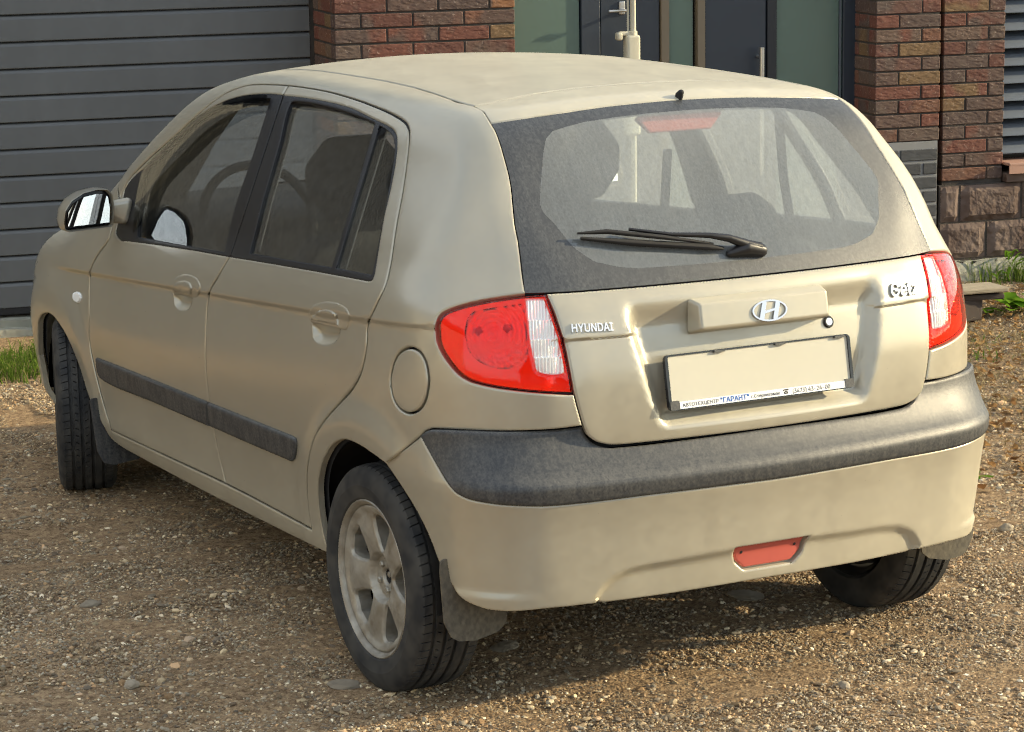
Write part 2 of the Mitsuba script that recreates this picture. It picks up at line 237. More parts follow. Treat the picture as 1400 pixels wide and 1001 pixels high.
# ------------------------------------------------------------------ the car's surface
# shut lines and outlines of the flank and tail, in ten-thousandths of the surface coordinates (t, v)
TRACE = dict(
 fd_front='29909,10185 29915,9816 29908,9645 29847,9216 29846,9129 29867,9043 29923,8958 30026,8873 30261,8700 30709,8333 30806,8238 30887,8143 30964,8044 31027,7945 31191,7827 31304,7716 31307,7528 31297,7341 31218,6786 31200,6505 31211,6313 31288,5725 31289,5629 31280,5535 31233,5353 30898,4370 30651,3567 30499,3126 30482,3035 30483,2940 30501,2841',
 door_low='30501,2841 30268,2844 27371,2975 20855,3213 18880,3247 15248,3263 15046,3271 14593,3351 14329,3377 13994,3376',
 b_gap='20446,3223 20544,3541 20586,3702 20655,4027 20714,4356 20764,4686 20865,5688 20901,6106 20919,6442 20931,7201 20957,8116 20951,8284 20922,8455 20897,8541 20853,8628 20642,8742 20590,8825 20515,8909 20149,9243 20016,9402 19691,9859 19682,10319 19662,10475 19557,11026 19536,11258 19525,11556 19537,11972 19573,12339 19679,13034 19803,13667 19888,13906 19974,14070 20105,14241 20145,14326 20203,14415 20280,14509 20381,14608',
 door_top='29909,10185 29926,10258 29916,10335 29894,10412 29858,10492 29806,10574 29740,10657 29660,10739 29464,10902 29091,11149 28256,11629 27130,12228 26612,12520 25674,13094 24979,13583 24553,13842 24330,13967 24088,14083 23822,14184 23396,14320 23092,14402 22924,14435 22743,14460 22157,14511 21181,14581 20227,14633 19460,14659 18686,14671 17913,14671 17317,14656 16319,14610 15347,14553 14012,14443 13275,14365 12739,14292 12389,14222 12246,14175 11965,14050 11769,13978 11635,13904 11523,13830 11424,13754 11262,13603 11010,13303 10771,13001 10442,12562 10301,12355 9985,11791 9817,11516 9756,11390 9682,11195 9518,10681 9499,10554 9499,10490 9510,10426 9528,10361 9581,10231 9691,10028 9779,9887 9991,9597 10115,9506 10203,9422 10232,9349 10246,9277 10247,9206 10218,8919 10254,8698 10296,8547 10382,8321 10462,8168 10517,8090 10656,7930 10920,7694 11143,7542 11498,7320 12042,6956 12353,6729 12752,6407 12941,6239 13023,6155 13156,5990 13336,5732 13436,5560 13757,4946 13823,4773 13874,4603 13946,4267 13990,3937 14004,3613 13994,3376',
 fd_black='28601,9171 29154,9247 29345,9303 29413,9377 29451,9458 29480,9543 29499,9631 29549,9991 29661,10288 29703,10434 29706,10506 29682,10580 29623,10659 29536,10742 29423,10828 29289,10916 28975,11091 28451,11340 27823,11737 26826,12349 25833,12929 25450,13132 24930,13390 24662,13511 24374,13622 23909,13775 23582,13866 23239,13944 22704,14049 22145,14133 21568,14198 21180,14233 20581,14265 19969,14278 19895,14191 19786,14025 19714,13864 19647,13628 19561,13079 19503,12615 19464,12241 19450,11952 19453,11607 19480,11242 19525,10935 19649,10388 19667,10234 19686,9854 22392,9683 25517,9455 28360,9223',
 fd_glass='27389,9462 20196,9918 20259,10069 20310,10222 20327,10299 20345,10456 20334,11322 20298,12042 20302,12264 20323,12492 20411,13041 20536,13600 20587,13760 20622,13841 20709,14005 20766,14089 21376,14057 21969,14007 22348,13957 22712,13893 23062,13821 23393,13739 23703,13643 24299,13431 24589,13318 25009,13137 25411,12947 25669,12814 26406,12391 27352,11796 27876,11483 27986,11404 28074,11327 28133,11251 28161,11176 28172,11100 28171,11023 28159,10946 27985,10384 27922,10216 27882,10133 27660,9793',
 fd_visor='20466,13868 20869,13836 21441,13765 21974,13671 22302,13586 22760,13431 23325,13208 23591,13087 23846,12959 24318,12693 24944,12268 25164,12128 25998,11645 26468,11360 26679,11204 26764,11125 26835,11044 26949,10877 27027,10707 27074,10539 27099,10368 27103,10112 27082,9943 27058,9859',
 rd_black='19950,14267 19575,14290 18817,14320 18056,14335 16734,14333 15976,14309 15600,14288 15222,14256 14288,14150 13241,14049 12893,14000 12732,13965 12601,13919 12475,13860 12362,13793 12277,13723 12212,13653 12098,13510 11997,13364 11789,13143 11608,12921 11236,12418 11151,12282 10943,11894 10705,11542 10632,11419 10569,11287 10432,10955 10269,10634 10245,10572 10261,10503 10337,10453 10503,10422 12011,10356 13787,10254 16720,10062 19686,9854 19666,10234 19648,10387 19508,11010 19470,11316 19446,11739 19454,12163 19480,12458 19543,12994 19655,13697 19704,13855 19773,14015 19879,14181',
 rd_glass='18436,10126 12941,10471 12996,10812 13020,11300 13053,11505 13082,11624 13233,12131 13495,12907 13727,13723 13787,13873 13864,14024 14756,14102 15490,14151 16420,14187 17370,14207 18145,14208 18905,14182 19082,14169 19245,14144 19332,14082 19308,13951 19255,13806 19116,13488 18953,13153 18886,12989 18687,12235 18631,11951 18586,11612 18545,11405 18514,11181 18497,10955 18495,10498 18479,10348',
 rd_quarter='12680,10487 11967,10524 10403,10585 10547,10913 10703,11385 10762,11515 10868,11689 11121,12065 11321,12335 11553,12620 12009,13139 12191,13436 12244,13510 12314,13583 12489,13722 12586,13784 12720,13837 12885,13883 13214,13948 13388,13971 13563,13983 13472,13754 13347,13226 13245,12849 12932,11877 12827,11513 12782,11241 12750,10826',
 flap='8964,8244 8961,8319 8931,8469 8852,8688 8753,8841 8691,8912 8623,8975 8544,9032 8457,9082 8359,9125 8268,9149 8177,9152 8085,9139 8004,9113 7942,9079 7889,9035 7804,8919 7774,8855 7736,8727 7698,8523 7695,8454 7706,8311 7746,8094 7797,7947 7881,7803 7932,7743 7997,7686 8080,7633 8170,7590 8259,7566 8353,7563 8451,7574 8543,7597 8619,7628 8688,7669 8751,7719 8807,7776 8851,7837 8882,7899 8949,8098',
 rd_h_out='13841,9077 13803,9167 13575,9287 13480,9369 13372,9435 13242,9484 12902,9582 12718,9622 12541,9650 12362,9669 11999,9689 11639,9682 11468,9658 11315,9617 11204,9565 11153,9505 11261,9408 11349,9237 11402,9158 11504,9087 13630,8967',
 rd_h_in='13617,9017 13576,9103 13499,9187 13295,9280 13089,9357 12917,9404 12552,9476 12376,9494 12197,9489 12040,9468 11905,9428 11980,9339 11941,9270 11918,9195 11916,9114 13615,9007',
 rd_h_bowl='13579,8947 12625,9018 11880,9063 11881,8982 11910,8902 11956,8823 12046,8737 12167,8671 12325,8615 12510,8566 12698,8529 12887,8509 13079,8506 13238,8518 13369,8559 13462,8625',
 fd_h_out='23603,8512 23556,8613 23464,8710 23334,8788 23157,8850 22930,8912 22686,8963 22451,8994 22205,9008 21965,9006 21761,8989 21579,8950 21430,8890 21351,8819 21350,8735 21443,8633 21817,8431 23704,8298 23746,8389',
 fd_h_in='23682,8344 23476,8476 23357,8579 23233,8662 23024,8740 22787,8795 22534,8834 22289,8846 22073,8818 21968,8751 21926,8666 22041,8555 22114,8451',
 fd_h_bowl='23666,8261 22904,8322 22158,8372 22161,8280 22197,8189 22272,8093 22412,8003 22624,7940 22882,7895 23132,7884 23344,7903 23478,7957 23556,8042',
 fd_mould='30593,5230 28648,5318 26849,5386 23986,5479 20884,5566 20901,5298 20975,4840 25724,4703 28618,4566 29391,4547 29876,4549 30325,4566 30511,4606 30618,4676 30665,4758 30685,4850',
 rd_mould='20811,5569 14737,5755 14567,5737 14534,5670 14533,5584 14559,5496 14599,5402 14713,5214 14798,5124 14986,5026 17900,4932 20785,4865 20832,5180 20814,5376',
 repeater='32888,6865 32873,6971 32601,7054 32272,7072 32078,7017 32034,6918 32128,6801 32355,6714 32638,6716 32817,6772',
 tg_left='8139,14908 7850,14814 7582,14690 7375,14564 7203,14435 6936,14194 6570,13834 6454,13680 6322,13462 6220,13259 6079,12950 6010,12773 5960,12601 5928,12435 5862,11930 5842,11838 5786,11662 5753,11490 5698,10906 5672,10529',
 tg_gap='5196,10571 5082,10149 4919,9442 4879,9179 4780,8304 4720,7961 4647,7618 4598,7412 4555,7273 4527,7213 4491,7159 4392,7059 4336,7022 4281,6996 4102,6932 3981,6915 3739,6904 2769,6897 26,6914',
 lamp='5197,10562 5505,10546 5810,10519 6114,10479 6356,10438 6601,10385 6846,10320 7094,10234 7281,10151 7394,10078 7443,10029 7485,9970 7509,9908 7551,9691 7518,9487 7470,9362 7401,9246 7289,9081 7167,8925 7037,8777 6943,8692 6893,8658 6727,8574 6501,8514 6218,8457 5611,8365 4774,8254 4830,8814 4916,9426 5007,9833',
 lamp_white='5639,10465 5269,10462 5158,10094 5064,9709 5009,9433 4967,9163 4942,8958 4927,8752 5119,8742 5291,8768 5436,8824 5470,8880 5569,9484',
 lamp_round='6917,9722 6893,9952 6854,10074 6827,10120 6793,10158 6696,10231 6514,10316 6337,10361 6037,10414 5677,10450 5627,9800 5610,9455 5612,9312 5632,9117 5655,9065 5697,9017 5751,8975 5809,8941 5917,8903 6031,8883 6148,8878 6261,8892 6377,8926 6492,8975 6598,9033 6689,9101 6732,9146 6809,9258 6840,9320 6866,9385 6881,9525',
 bump_top='9047,6219 8682,6474 8129,6916 7989,7036 7809,7225 7664,7309 7589,7331 7241,7370 6736,7404 5121,7447 4616,7483',
 bump_top_B='9167,6169 8679,6497 8255,6811 7959,7055 7781,7244 7635,7331 7559,7355 7146,7405 6661,7432 5722,7428 5102,7408 4571,7430',
 tg_low_B='4571,7430 4558,7354 4511,7218 4447,7111 4404,7060 4302,6978 4249,6954 4135,6913 4015,6886 3337,6872 -33,6890',
 band_low='7895,7102 7591,6747 7084,6096 7003,6003 6960,5966 6865,5912 6759,5868 6650,5837 6182,5766 5465,5701 5096,5690 4604,5690 3520,5722 3053,5728 1657,5728 259,5718',
 bump_bot='7524,4193 7442,4009 7319,3775 7142,3503 7023,3351 6933,3274 6829,3214 6718,3168 6443,3088 6058,3067 5302,3115 4394,3120 4328,3112 4177,3073 4114,3071 2845,3082 1823,3101 -231,3156',
 bump_arch='9166,6133 8873,5957 8620,5770 8290,5475 8140,5323 8048,5219 7883,5002 7745,4770 7609,4458 7524,4193',
 sill_bot='30899,2566 30873,2490 30822,2423 30731,2372 30591,2340 30401,2323 29667,2321 28123,2362 25100,2418 22675,2475 19149,2575 16436,2664 15125,2714 14532,2841 14288,2866 13235,2905',
 rarch='13142,2907 13134,2988 13148,3064 13223,3281 13261,3430 13283,3584 13295,3822 13285,4065 13264,4231 13215,4483 13170,4654 13104,4829 13057,4919 12828,5281 12762,5371 12686,5463 12512,5647 12225,5907 12105,5995 11969,6082 11817,6163 11660,6231 11486,6293 11298,6347 11119,6381 10953,6396 10635,6399 10339,6384 10070,6360 9473,6267 9050,6182',
 farch='36744,5434 36585,5567 36360,5696 36096,5805 35744,5898 35372,5953 35044,5960 34774,5943 34551,5906 34160,5811 33807,5706 33655,5647 33372,5521 33245,5455 33025,5315 32836,5169 32588,4939 32374,4702 32252,4540 32151,4371 31932,3942 31820,3778 31752,3700 31586,3553 31487,3484 31168,3284 31086,3213 31019,3138 30964,3061 30924,2981 30903,2897 30897,2809 30904,2718 30922,2625 30951,2530',
)
def sst(a, b, x):
    t = np.clip((x - a)/(b - a), 0, 1); return t*t*(3 - 2*t)
def smax(a,b,k):
    h=np.maximum(1-np.abs(a-b)/k,0); return np.maximum(a,b)+h*h*k/4
BASE=PI([.10,.20,.26,.31,.36,.45,.56,.67,.78,.86,.92,.97,1.03,1.10,1.20,1.30,1.38,1.45,1.6],
        [.70,.752,.783,.800,.806,.817,.828,.831,.829,.824,.815,.799,.776,.754,.716,.671,.632,.60,.48])
XR=PI([.15,.27,.30,.36,.45,.60,.66,.72,.83,.93,1.00,1.05,1.15,1.25,1.35,1.44,1.48,1.6],
      [-.40,-.50,-.54,-.555,-.562,-.572,-.577,-.580,-.578,-.562,-.537,-.508,-.440,-.364,-.282,-.205,-.165,0.])
XB=PI([.10,.22,.27,.30,.34,.42,.50,.555,.595,.612,.620,.628,.66,.72],
      [-.44,-.54,-.573,-.587,-.594,-.601,-.606,-.613,-.6195,-.6205,-.6185,-.609,-.585,-.56])
YB=PI([.10,.20,.26,.34,.46,.55,.60,.66,.70,.80],[.70,.765,.787,.805,.822,.832,.836,.832,.826,.82])
TOP=PI([-.8,-.4,-.25,-.18,0,.3,.7,1.0,1.3,1.5,1.6,1.8,2.0,2.2,2.35,2.5,2.7,2.9,3.05,3.2,3.6],
       [1.30,1.435,1.461,1.470,1.482,1.491,1.495,1.494,1.481,1.449,1.425,1.32,1.195,1.065,.985,.945,.905,.84,.76,.60,0.1])
XF=PI([.1,.2,.3,.45,.6,.75,.9,1.2,1.6],[2.95,3.06,3.10,3.12,3.11,3.06,2.98,2.75,2.3])
WH=((0.,.29),(2.455,.29))
def zc(x): return .788+(2.056-x)*.0805
def ys(x,z):
    s=sst(.5,.85,z)*(1-sst(1.0,1.34,z))
    y=BASE(z-s*.075*(1.-x))
    y=y-.030*sst(0,1,(x-1.5)/1.6)**1.5*1.3-.030*np.clip((.4-x)/.8,0,2)**2
    y=y-sst(.95,1.35,z)*(.035*np.clip((x-.9)/1.3,-1.2,2)**2)
    d=zc(x)-z
    fade=sst(2.55,2.2,x)*sst(-.335,-.29,x)
    y=y-.0088*fade*sst(-.003,.013,d)*sst(.21,.0,d)
    for cx,cz in WH:
        r=np.hypot(x-cx,z-cz)
        y=y+.016*sst(.47,.385,r)*sst(.20,.30,z)
    return y
def rear_in(y,z):
    """how far the tailgate skin lies inside the plain rear surface: crease step and number plate recess"""
    d=.008*sst(.9535,.9475,z)*sst(.72,.95,z)*sst(.565,.535,y)
    w=np.interp(z,[.70,.76,.82,.94,1.03],[.285,.305,.328,.356,.37])
    m=sst(-.004,.030,w-y)*sst(.722,.752,z)
    dep=.036*np.clip((1.035-z)/.09,0,1)
    dep=np.where(z>.93,.036*sst(1.036,.955,z),.036)
    return d*(1-m)+dep*m
def F(x,y,z,bump=False,full=False):
    y=np.abs(y)
    if bump:
        yy=YB(z)-.030*np.clip((.4-x)/.8,0,2)**2
        a=y-yy
        r=XB(z)+.16*y*y-x+.014*sst(.009,-.016,z-np.interp(y,[0,.09,.337,.38,.402,.437,.46,.476],[.402,.4016,.3914,.387,.3825,.3656,.345,.30]))
        return smax(a,r,.215)-.0065*sst(.354,.338,z)*sst(.585,.70,y)*sst(-.25,-.34,x)
    a=y-ys(x,z)
    r=XR(z)+(.15)*y*y-x; r=r+np.where(x<-.2,rear_in(y,z),0)
    k=.32-.21*sst(1.02,1.30,z)
    f=smax(a,r,k)
    T=TOP(x)-np.where(x<2,.11,.13)*y*y
    f=smax(f,z-T,.09)
    fr=x-(XF(z)-.32*y*y)
    return smax(f,fr,.25)
XS,Y0,LC,VK=.15,.30,.9,.38
def V1f(x): return 1.15-.35*sst(1.5,2.4,x)
def base_dir(t,v):
    t=np.asarray(t,float); v=np.asarray(v,float)
    ph=np.clip((t-Y0)/LC,0,1)*np.pi/2
    bx=XS+np.maximum(t-Y0-LC,0); by=np.minimum(t,Y0)
    V1=V1f(bx); e=np.maximum(v-V1,0)/VK; bz=np.minimum(v,V1)
    dx,dy,dz=-np.cos(ph)*np.cos(e),np.sin(ph)*np.cos(e),np.sin(e)
    return np.stack([bx,by,bz],-1),np.stack([dx,dy,dz],-1)
def solve(B,D,bump=False,rmax=1.4,fn=None):
    fn=fn or (lambda P:F(P[...,0],P[...,1],P[...,2],bump))
    lo=np.zeros(B.shape[:-1]); hi=np.full(B.shape[:-1],rmax)
    for _ in range(26):
        m=(lo+hi)/2; pos=fn(B+D*m[...,None])>0
        hi=np.where(pos,m,hi); lo=np.where(pos,lo,m)
    return B+D*((lo+hi)/2)[...,None]
def S(t,v,bump=False):
    B,D=base_dir(t,v); return solve(B,D,bump)
def roofS(x,y):
    x=np.asarray(x,float);y=np.asarray(y,float)
    B=np.stack([x,y,np.full_like(x,.6)],-1); D=np.zeros_like(B); D[...,2]=1
    return solve(B,D)
def Fn(P, bump=False):
    e = 8e-4; Q = [F(*(P + s*e*np.eye(3)[i]).T, bump) for i in range(3) for s in (1, -1)]
    n = np.stack([Q[0] - Q[1], Q[2] - Q[3], Q[4] - Q[5]], 1)
    return n/np.maximum(np.linalg.norm(n, axis=1, keepdims=True), 1e-12)
def chart_S(t, v):
    P = S(np.abs(t), v); n = Fn(P); s = np.where(t < 0, -1, 1); P[:, 1] *= s; n[:, 1] *= s; return P, n
def chart_B(t, v):
    P = S(np.abs(t), v, True); n = Fn(P, True); s = np.where(t < 0, -1, 1); P[:, 1] *= s; n[:, 1] *= s; return P, n
def chart_R(x, y):
    P = roofS(x, y); return P, Fn(P)
def chart_G(t, v):                                   # front of the car
    a = np.abs(t); ph = np.clip((a - .4)/.6, 0, 1)*math.pi/2
    B = np.stack([np.full_like(a, 2.55), np.minimum(a, .4), v], -1); D = np.stack([np.cos(ph), np.sin(ph), 0*a], -1)
    P = solve(B, D); n = Fn(P); s = np.where(t < 0, -1, 1); P[:, 1] *= s; n[:, 1] *= s; return P, n

def ring_pts(poly, step):
    out = []
    for g in getattr(poly, 'geoms', [poly]):
        for r in [g.exterior, *g.interiors]:
            n = max(8, int(r.length/step)); c = np.array(r.coords)
            s = np.r_[0, np.cumsum(np.hypot(*np.diff(c, axis=0).T))]; q = np.linspace(0, s[-1], n, endpoint=False)
            # keep true corners
            a = np.diff(c, axis=0); a /= np.maximum(np.linalg.norm(a, axis=1, keepdims=True), 1e-12)
            turn = (np.roll(a, 1, 0)*a).sum(1); q = np.unique(np.r_[q, s[:-1][turn < .94]])
            keep = np.r_[True, np.diff(q) > step*.25]; q = q[keep]
            out.append(np.c_[np.interp(q, s, c[:, 0]), np.interp(q, s, c[:, 1])])
    return out
def panel(poly, chart, h=.02, edge=.0028, skirt=.016, off=0., step=.009, lines=(), uv=False):
    """a sheet-metal panel: the polygon of chart coordinates laid on the surface, its rim rounded over and flanged inwards"""
    polys = [g for g in getattr(poly, 'geoms', [poly]) if g.area > 1e-6]
    Vs, Fs, UV, base = [], [], [], 0
    for pg in polys:
        pg = shapely.set_precision(pg, 1e-6).buffer(0)
        if pg.geom_type != 'Polygon': pg = max(pg.geoms, key=lambda g: g.area)
        rings = ring_pts(pg, step); nb = sum(map(len, rings)); pts = list(rings)
        if edge:
            for d in (edge*.35, edge*.9, edge*2.):
                q = pg.buffer(-d)
                if q.area > 0: pts += ring_pts(q, step)
        x0, y0, x1, y1 = pg.bounds
        X, Y = np.meshgrid(np.arange(x0, x1, h), np.arange(y0, y1, h*.87)); X[1::2] += h/2
        inn = pg.buffer(-(edge*2 + h*.38) if edge else -h*.38); X, Y = X.ravel(), Y.ravel()
        extra = [np.c_[X, Y]]
        for ln in lines:
            for dd in (-.011, -.0055, -.002, .002, .0055, .011):
                q = np.arange(ln[0][0], ln[1][0], .012); extra.append(np.c_[q, np.interp(q, [ln[0][0], ln[1][0]], [ln[0][1], ln[1][1]]) + dd])
        E2 = np.vstack(extra)
        if not inn.is_empty: pts.append(E2[shapely.contains_xy(inn, E2[:, 0], E2[:, 1])])
        U = np.vstack(pts); tri = Delaunay(U).simplices
        c = U[tri].mean(1); tri = tri[shapely.contains_xy(pg, c[:, 0], c[:, 1])]
        a = U[tri]; area = .5*((a[:, 1, 0] - a[:, 0, 0])*(a[:, 2, 1] - a[:, 0, 1]) - (a[:, 2, 0] - a[:, 0, 0])*(a[:, 1, 1] - a[:, 0, 1]))
        tri = tri[np.abs(area) > 1e-10]
        P, N = chart(U[:, 0].copy(), U[:, 1].copy())
        if edge:
            d = shapely.distance(shapely.points(U), pg.boundary); k = np.clip(edge - d, 0, edge)
            P = P - N*(edge - np.sqrt(edge**2 - k**2))[:, None]
        P = P + N*off
        fn = np.cross(P[tri[:, 1]] - P[tri[:, 0]], P[tri[:, 2]] - P[tri[:, 0]]); w = (fn*N[tri[:, 0]]).sum(1) < 0
        tri[w] = tri[w][:, ::-1]
        V = [P]; Ff = [tri]; uvs = [U]; m = len(P)
        if skirt:
            i = 0
            for r in rings:
                k = np.arange(i, i + len(r)); k2 = np.roll(k, -1); top = P[k]; low = P[k] - N[k]*skirt
                V += [top, low]; a = m + np.arange(len(r)); b = m + np.roll(np.arange(len(r)), -1)
                Ff += [np.c_[a, b, b + len(r)], np.c_[a, b + len(r), a + len(r)]]; m += 2*len(r); i += len(r); uvs += [r, r]
        Vs.append(np.vstack(V)); Fs.append(np.vstack(Ff) + base); UV.append(np.vstack(uvs)); base += m
    M = tm(np.vstack(Vs), np.vstack(Fs)); M.metadata['uv'] = np.vstack(UV)
    return M
def xy(s): return [tuple(float(q)/1e4 for q in a.split(',')) for a in s.split()]
TR = {k: xy(v) for k, v in TRACE.items()}
def PG(k): return Polygon(TR[k]).buffer(0)
GAP = .0031
TS = lambda x: 1.2 + x - XS                           # chart t of a station x on the flank

CAR = 'parked_car'
tag(CAR, 'dusty beige five door hatchback parked with its tail to the viewer', 'car')
def both(name, mesh, mat, smooth=True, parent=CAR, uv=None):
    """a part on the left and its mirror image on the right; returns the two keys"""
    a = put(name, mesh, mat, parent, smooth, uv)
    return a, put(name, flipY(mesh), mat, parent, smooth, uv)
def sub2(keys, name, mesh, mat, smooth=True, uv=None):
    return put(name, mesh, mat, keys[0], smooth, uv), put(name, flipY(mesh), mat, keys[1], smooth, uv)
SM = 42

# cut the flank into its panels along the shut lines
def vtop(x): return np.where(x < .9, 1.585, V1f(x) + VK*np.interp(x, [.9, 1.5, 2.2, 2.6, 2.8], [1.145, 1.12, 1.0, .95, .95]))
xs_edge = np.r_[.9:2.801:.05]
seam_rear = [(1.22, 1.547), (.946, 1.521), (.8425, 1.5009)]
seam_side = [(TS(x), float(vtop(x))) for x in xs_edge][::-1] + [(1.71, 1.586), (1.476, 1.577), (1.348, 1.563)] + seam_rear
tg_edge = TR['tg_left'][:-1] + [(.5645, 1.057), (.5196, 1.0571)] + [p for p in TR['tg_gap'] if p[1] > .76]
flank = Polygon([(TS(2.80), float(vtop(2.8)))] + seam_side + tg_edge + TR['bump_top'][::-1] + TR['rarch'][::-1] + TR['sill_bot'][::-1]
                + TR['farch'][::-1] + [(3.72, .47), (3.76, .40), (3.80, .30), (TS(2.80), .30)]).buffer(0)
fd_up = [TR['fd_front'][0], (3.06, 1.05), (3.20, float(vtop(2.15)) + .03)]
cuts = unary_union([LineString(q).buffer(GAP) for q in (TR['fd_front'], TR['door_low'], TR['b_gap'], TR['door_top'], fd_up, TR['flap'] + TR['flap'][:1])])
lampP = PG('lamp')
pieces = [g for g in flank.difference(cuts).difference(lampP.buffer(GAP*1.3)).geoms if g.area > 2e-4]
def piece(t, v): return next(g for g in pieces if g.contains(Point(t, v)))
P_fd, P_rd, P_fl, P_fen, P_frame = piece(2.5, .70), piece(1.7, .7), piece(.83, .83), piece(3.45, .70), piece(.9, 1.2)
blk = unary_union([PG('fd_black'), PG('rd_black')]).buffer(.008).buffer(-.008); fdB = rdB = blk
crease = lambda x0, x1: ((TS(x0), zc(x0)), (TS(x1), zc(x1)))
cl = [crease(-.4, 2.5)]
quarter = both('side_panel', panel(P_frame, chart_S, lines=cl), 'paint', SM)
fender = both('front_wing', panel(P_fen, chart_S, lines=cl), 'paint', SM)
fdoor = both('front_door', panel(P_fd.difference(fdB.buffer(.0004)).difference(PG('fd_h_bowl').buffer(-.0006)), chart_S, lines=cl, skirt=.020), 'paint', SM)
rdoor = both('rear_door', panel(P_rd.difference(rdB.buffer(.0004)).difference(PG('rd_h_bowl').buffer(-.0006)), chart_S, lines=cl, skirt=.020), 'paint', SM)
both('fuel_flap', panel(P_fl, chart_S, h=.014), 'paint', SM)
# dark inner skins behind the panels (door trims, pillar trims)
innerA = unary_union([P_frame, P_fen, P_fd, P_rd, P_fl]).buffer(.006).difference(unary_union([PG('fd_glass').buffer(-.006), PG('rd_glass').buffer(-.004), PG('rd_quarter').buffer(-.004), lampP.buffer(.0)]))
upper = Polygon([(.3, 1.08), (2.6, 1.00), (3.2, 1.02), (4.2, 1.02), (4.2, 1.9), (.3, 1.9)])
both('inner_trim', panel(innerA.difference(upper), chart_S, h=.05, edge=0, skirt=0, off=-.030, step=.03), 'interior_dark', True)
both('pillar_trim', panel(innerA.intersection(upper), chart_S, h=.05, edge=0, skirt=0, off=-.030, step=.03), 'interior_pale', True)
for dk, keys in ((fdoor, ('fd_front', 'door_low', 'b_gap')), (rdoor, ('door_top',))):
    sl0 = unary_union([LineString(TR[k_]).buffer(.0062) for k_ in keys]); sub2(dk, 'seal', panel(sl0, chart_S, h=.05, edge=0, skirt=0, off=-.0075, step=.02), 'rubber', False)
# window surrounds and panes
fk = sub2(fdoor, 'window_surround', panel(P_fd.intersection(fdB).difference(PG('fd_glass')), chart_S, h=.02, edge=.002, off=-.0015, skirt=.02), 'black_plastic', SM)
rk = sub2(rdoor, 'window_surround', panel(P_rd.intersection(rdB).difference(unary_union([PG('rd_glass'), PG('rd_quarter')])), chart_S, h=.02, edge=.002, off=-.0015, skirt=.02), 'black_plastic', SM)
def panes(dk, nm, m):
    put(nm, m, 'side_glass_dusty', dk[0], True); put(nm, flipY(m), 'dusty_screen', dk[1], True)
panes(fdoor, 'window_pane', panel(PG('fd_glass').buffer(.003), chart_S, h=.03, edge=0, skirt=0, off=-.009))
panes(rdoor, 'window_pane', panel(PG('rd_glass').buffer(.003), chart_S, h=.03, edge=0, skirt=0, off=-.009))
panes(rdoor, 'quarter_pane', panel(PG('rd_quarter').buffer(.002), chart_S, h=.03, edge=0, skirt=0, off=-.007))
vis = PG('fd_glass').intersection(Polygon(TR['fd_visor'] + [(2.82, .9), (2.9, 1.1), (2.7, 1.35), (2.3, 1.5), (2.02, 1.5)]).buffer(0)).buffer(.004)
sub2(fdoor, 'wind_deflector', panel(vis, chart_S, h=.02, edge=0, skirt=0, off=.012), 'visor_tint', True)
# belt mouldings
sub2(fdoor, 'side_moulding', panel(PG('fd_mould'), chart_S, edge=.007, skirt=.012, off=.010, h=.03), 'trim_plastic', SM)
sub2(rdoor, 'side_moulding', panel(PG('rd_mould'), chart_S, edge=.007, skirt=.012, off=.010, h=.03), 'trim_plastic', SM)
# door handles: raised surround, pull flap, hollow for the fingers
for dk, pre in ((fdoor, 'fd'), (rdoor, 'rd')):
    out, inn, bowl = PG(pre + '_h_out').buffer(.002), PG(pre + '_h_in'), PG(pre + '_h_bowl')
    sub2(dk, 'handle_surround', panel(out, chart_S, h=.012, edge=.0035, skirt=.008, off=.0022), 'paint', SM)
    sub2(dk, 'handle', panel(inn.buffer(-.002), chart_S, h=.010, edge=.004, skirt=.012, off=.0062), 'paint', SM)
    c = np.array(bowl.centroid.coords[0]); r0 = math.sqrt(bowl.area/math.pi)
    def chart_bowl(t, v, b=bowl):
        P, N = chart_S(t, v); d = shapely.distance(shapely.points(np.c_[t, v]), b.boundary); s = np.clip(d/.024, 0, 1)
        dp = -.017*s*(2 - s) - .0005; return P + N*dp[:, None], N
    sub2(dk, 'finger_hollow', panel(bowl, chart_bowl, h=.006, edge=0, skirt=0), 'paint', True)
sub2(fender, 'side_repeater', panel(PG('repeater'), chart_S, h=.008, edge=.005, skirt=.006, off=.006, step=.004), 'white_print', SM)

# roof, windscreen, bonnet
spoil = lambda y: np.interp(abs(y), [0, .2, .42, .55, .67, .75, .8425], [1.643, 1.641, 1.622, 1.602, 1.577, 1.5493, 1.5009])
tl = np.linspace(0, .8425, 24); rear_line = S(tl, spoil(tl))[:, :2]
sideC = np.array(seam_side); sl = S(sideC[:, 0], sideC[:, 1])[:, :2]
roof_side = sl[(sl[:, 0] < 1.52)]
half = np.vstack([rear_line, roof_side[::-1], [[1.52, roof_side[0, 1]], [1.56, .35], [1.585, .15], [1.59, 0]]])
def sym(h): return Polygon(np.vstack([h, (h*[1, -1])[::-1]])).buffer(0)
RP = sym(half); put('roof', panel(RP.buffer(-GAP*1.4), chart_R, h=.03), 'paint', CAR, SM)
ws = sl[(sl[:, 0] >= 1.50) & (sl[:, 0] < 2.27)][::-1]
wsP = sym(np.vstack([[[1.60, 0], [1.59, .2], [1.555, .42]], ws + [0, -.012], [[2.30, .5], [2.335, .25], [2.345, 0]]]))
put('windscreen', panel(wsP, chart_R, h=.05, edge=0, skirt=0, off=-.004), 'dusty_screen', CAR, True)
put('roof_lining', panel(RP.buffer(-.05), chart_R, h=.08, edge=0, skirt=0, off=-.03), 'interior_pale', CAR, True)
bn = sl[(sl[:, 0] >= 2.22)][::-1]
bnP = sym(np.vstack([[[2.36, 0], [2.35, .25], [2.31, .5]], bn, [[2.95, bn[-1, 1] - .05], [3.02, .4], [3.04, 0]]]))
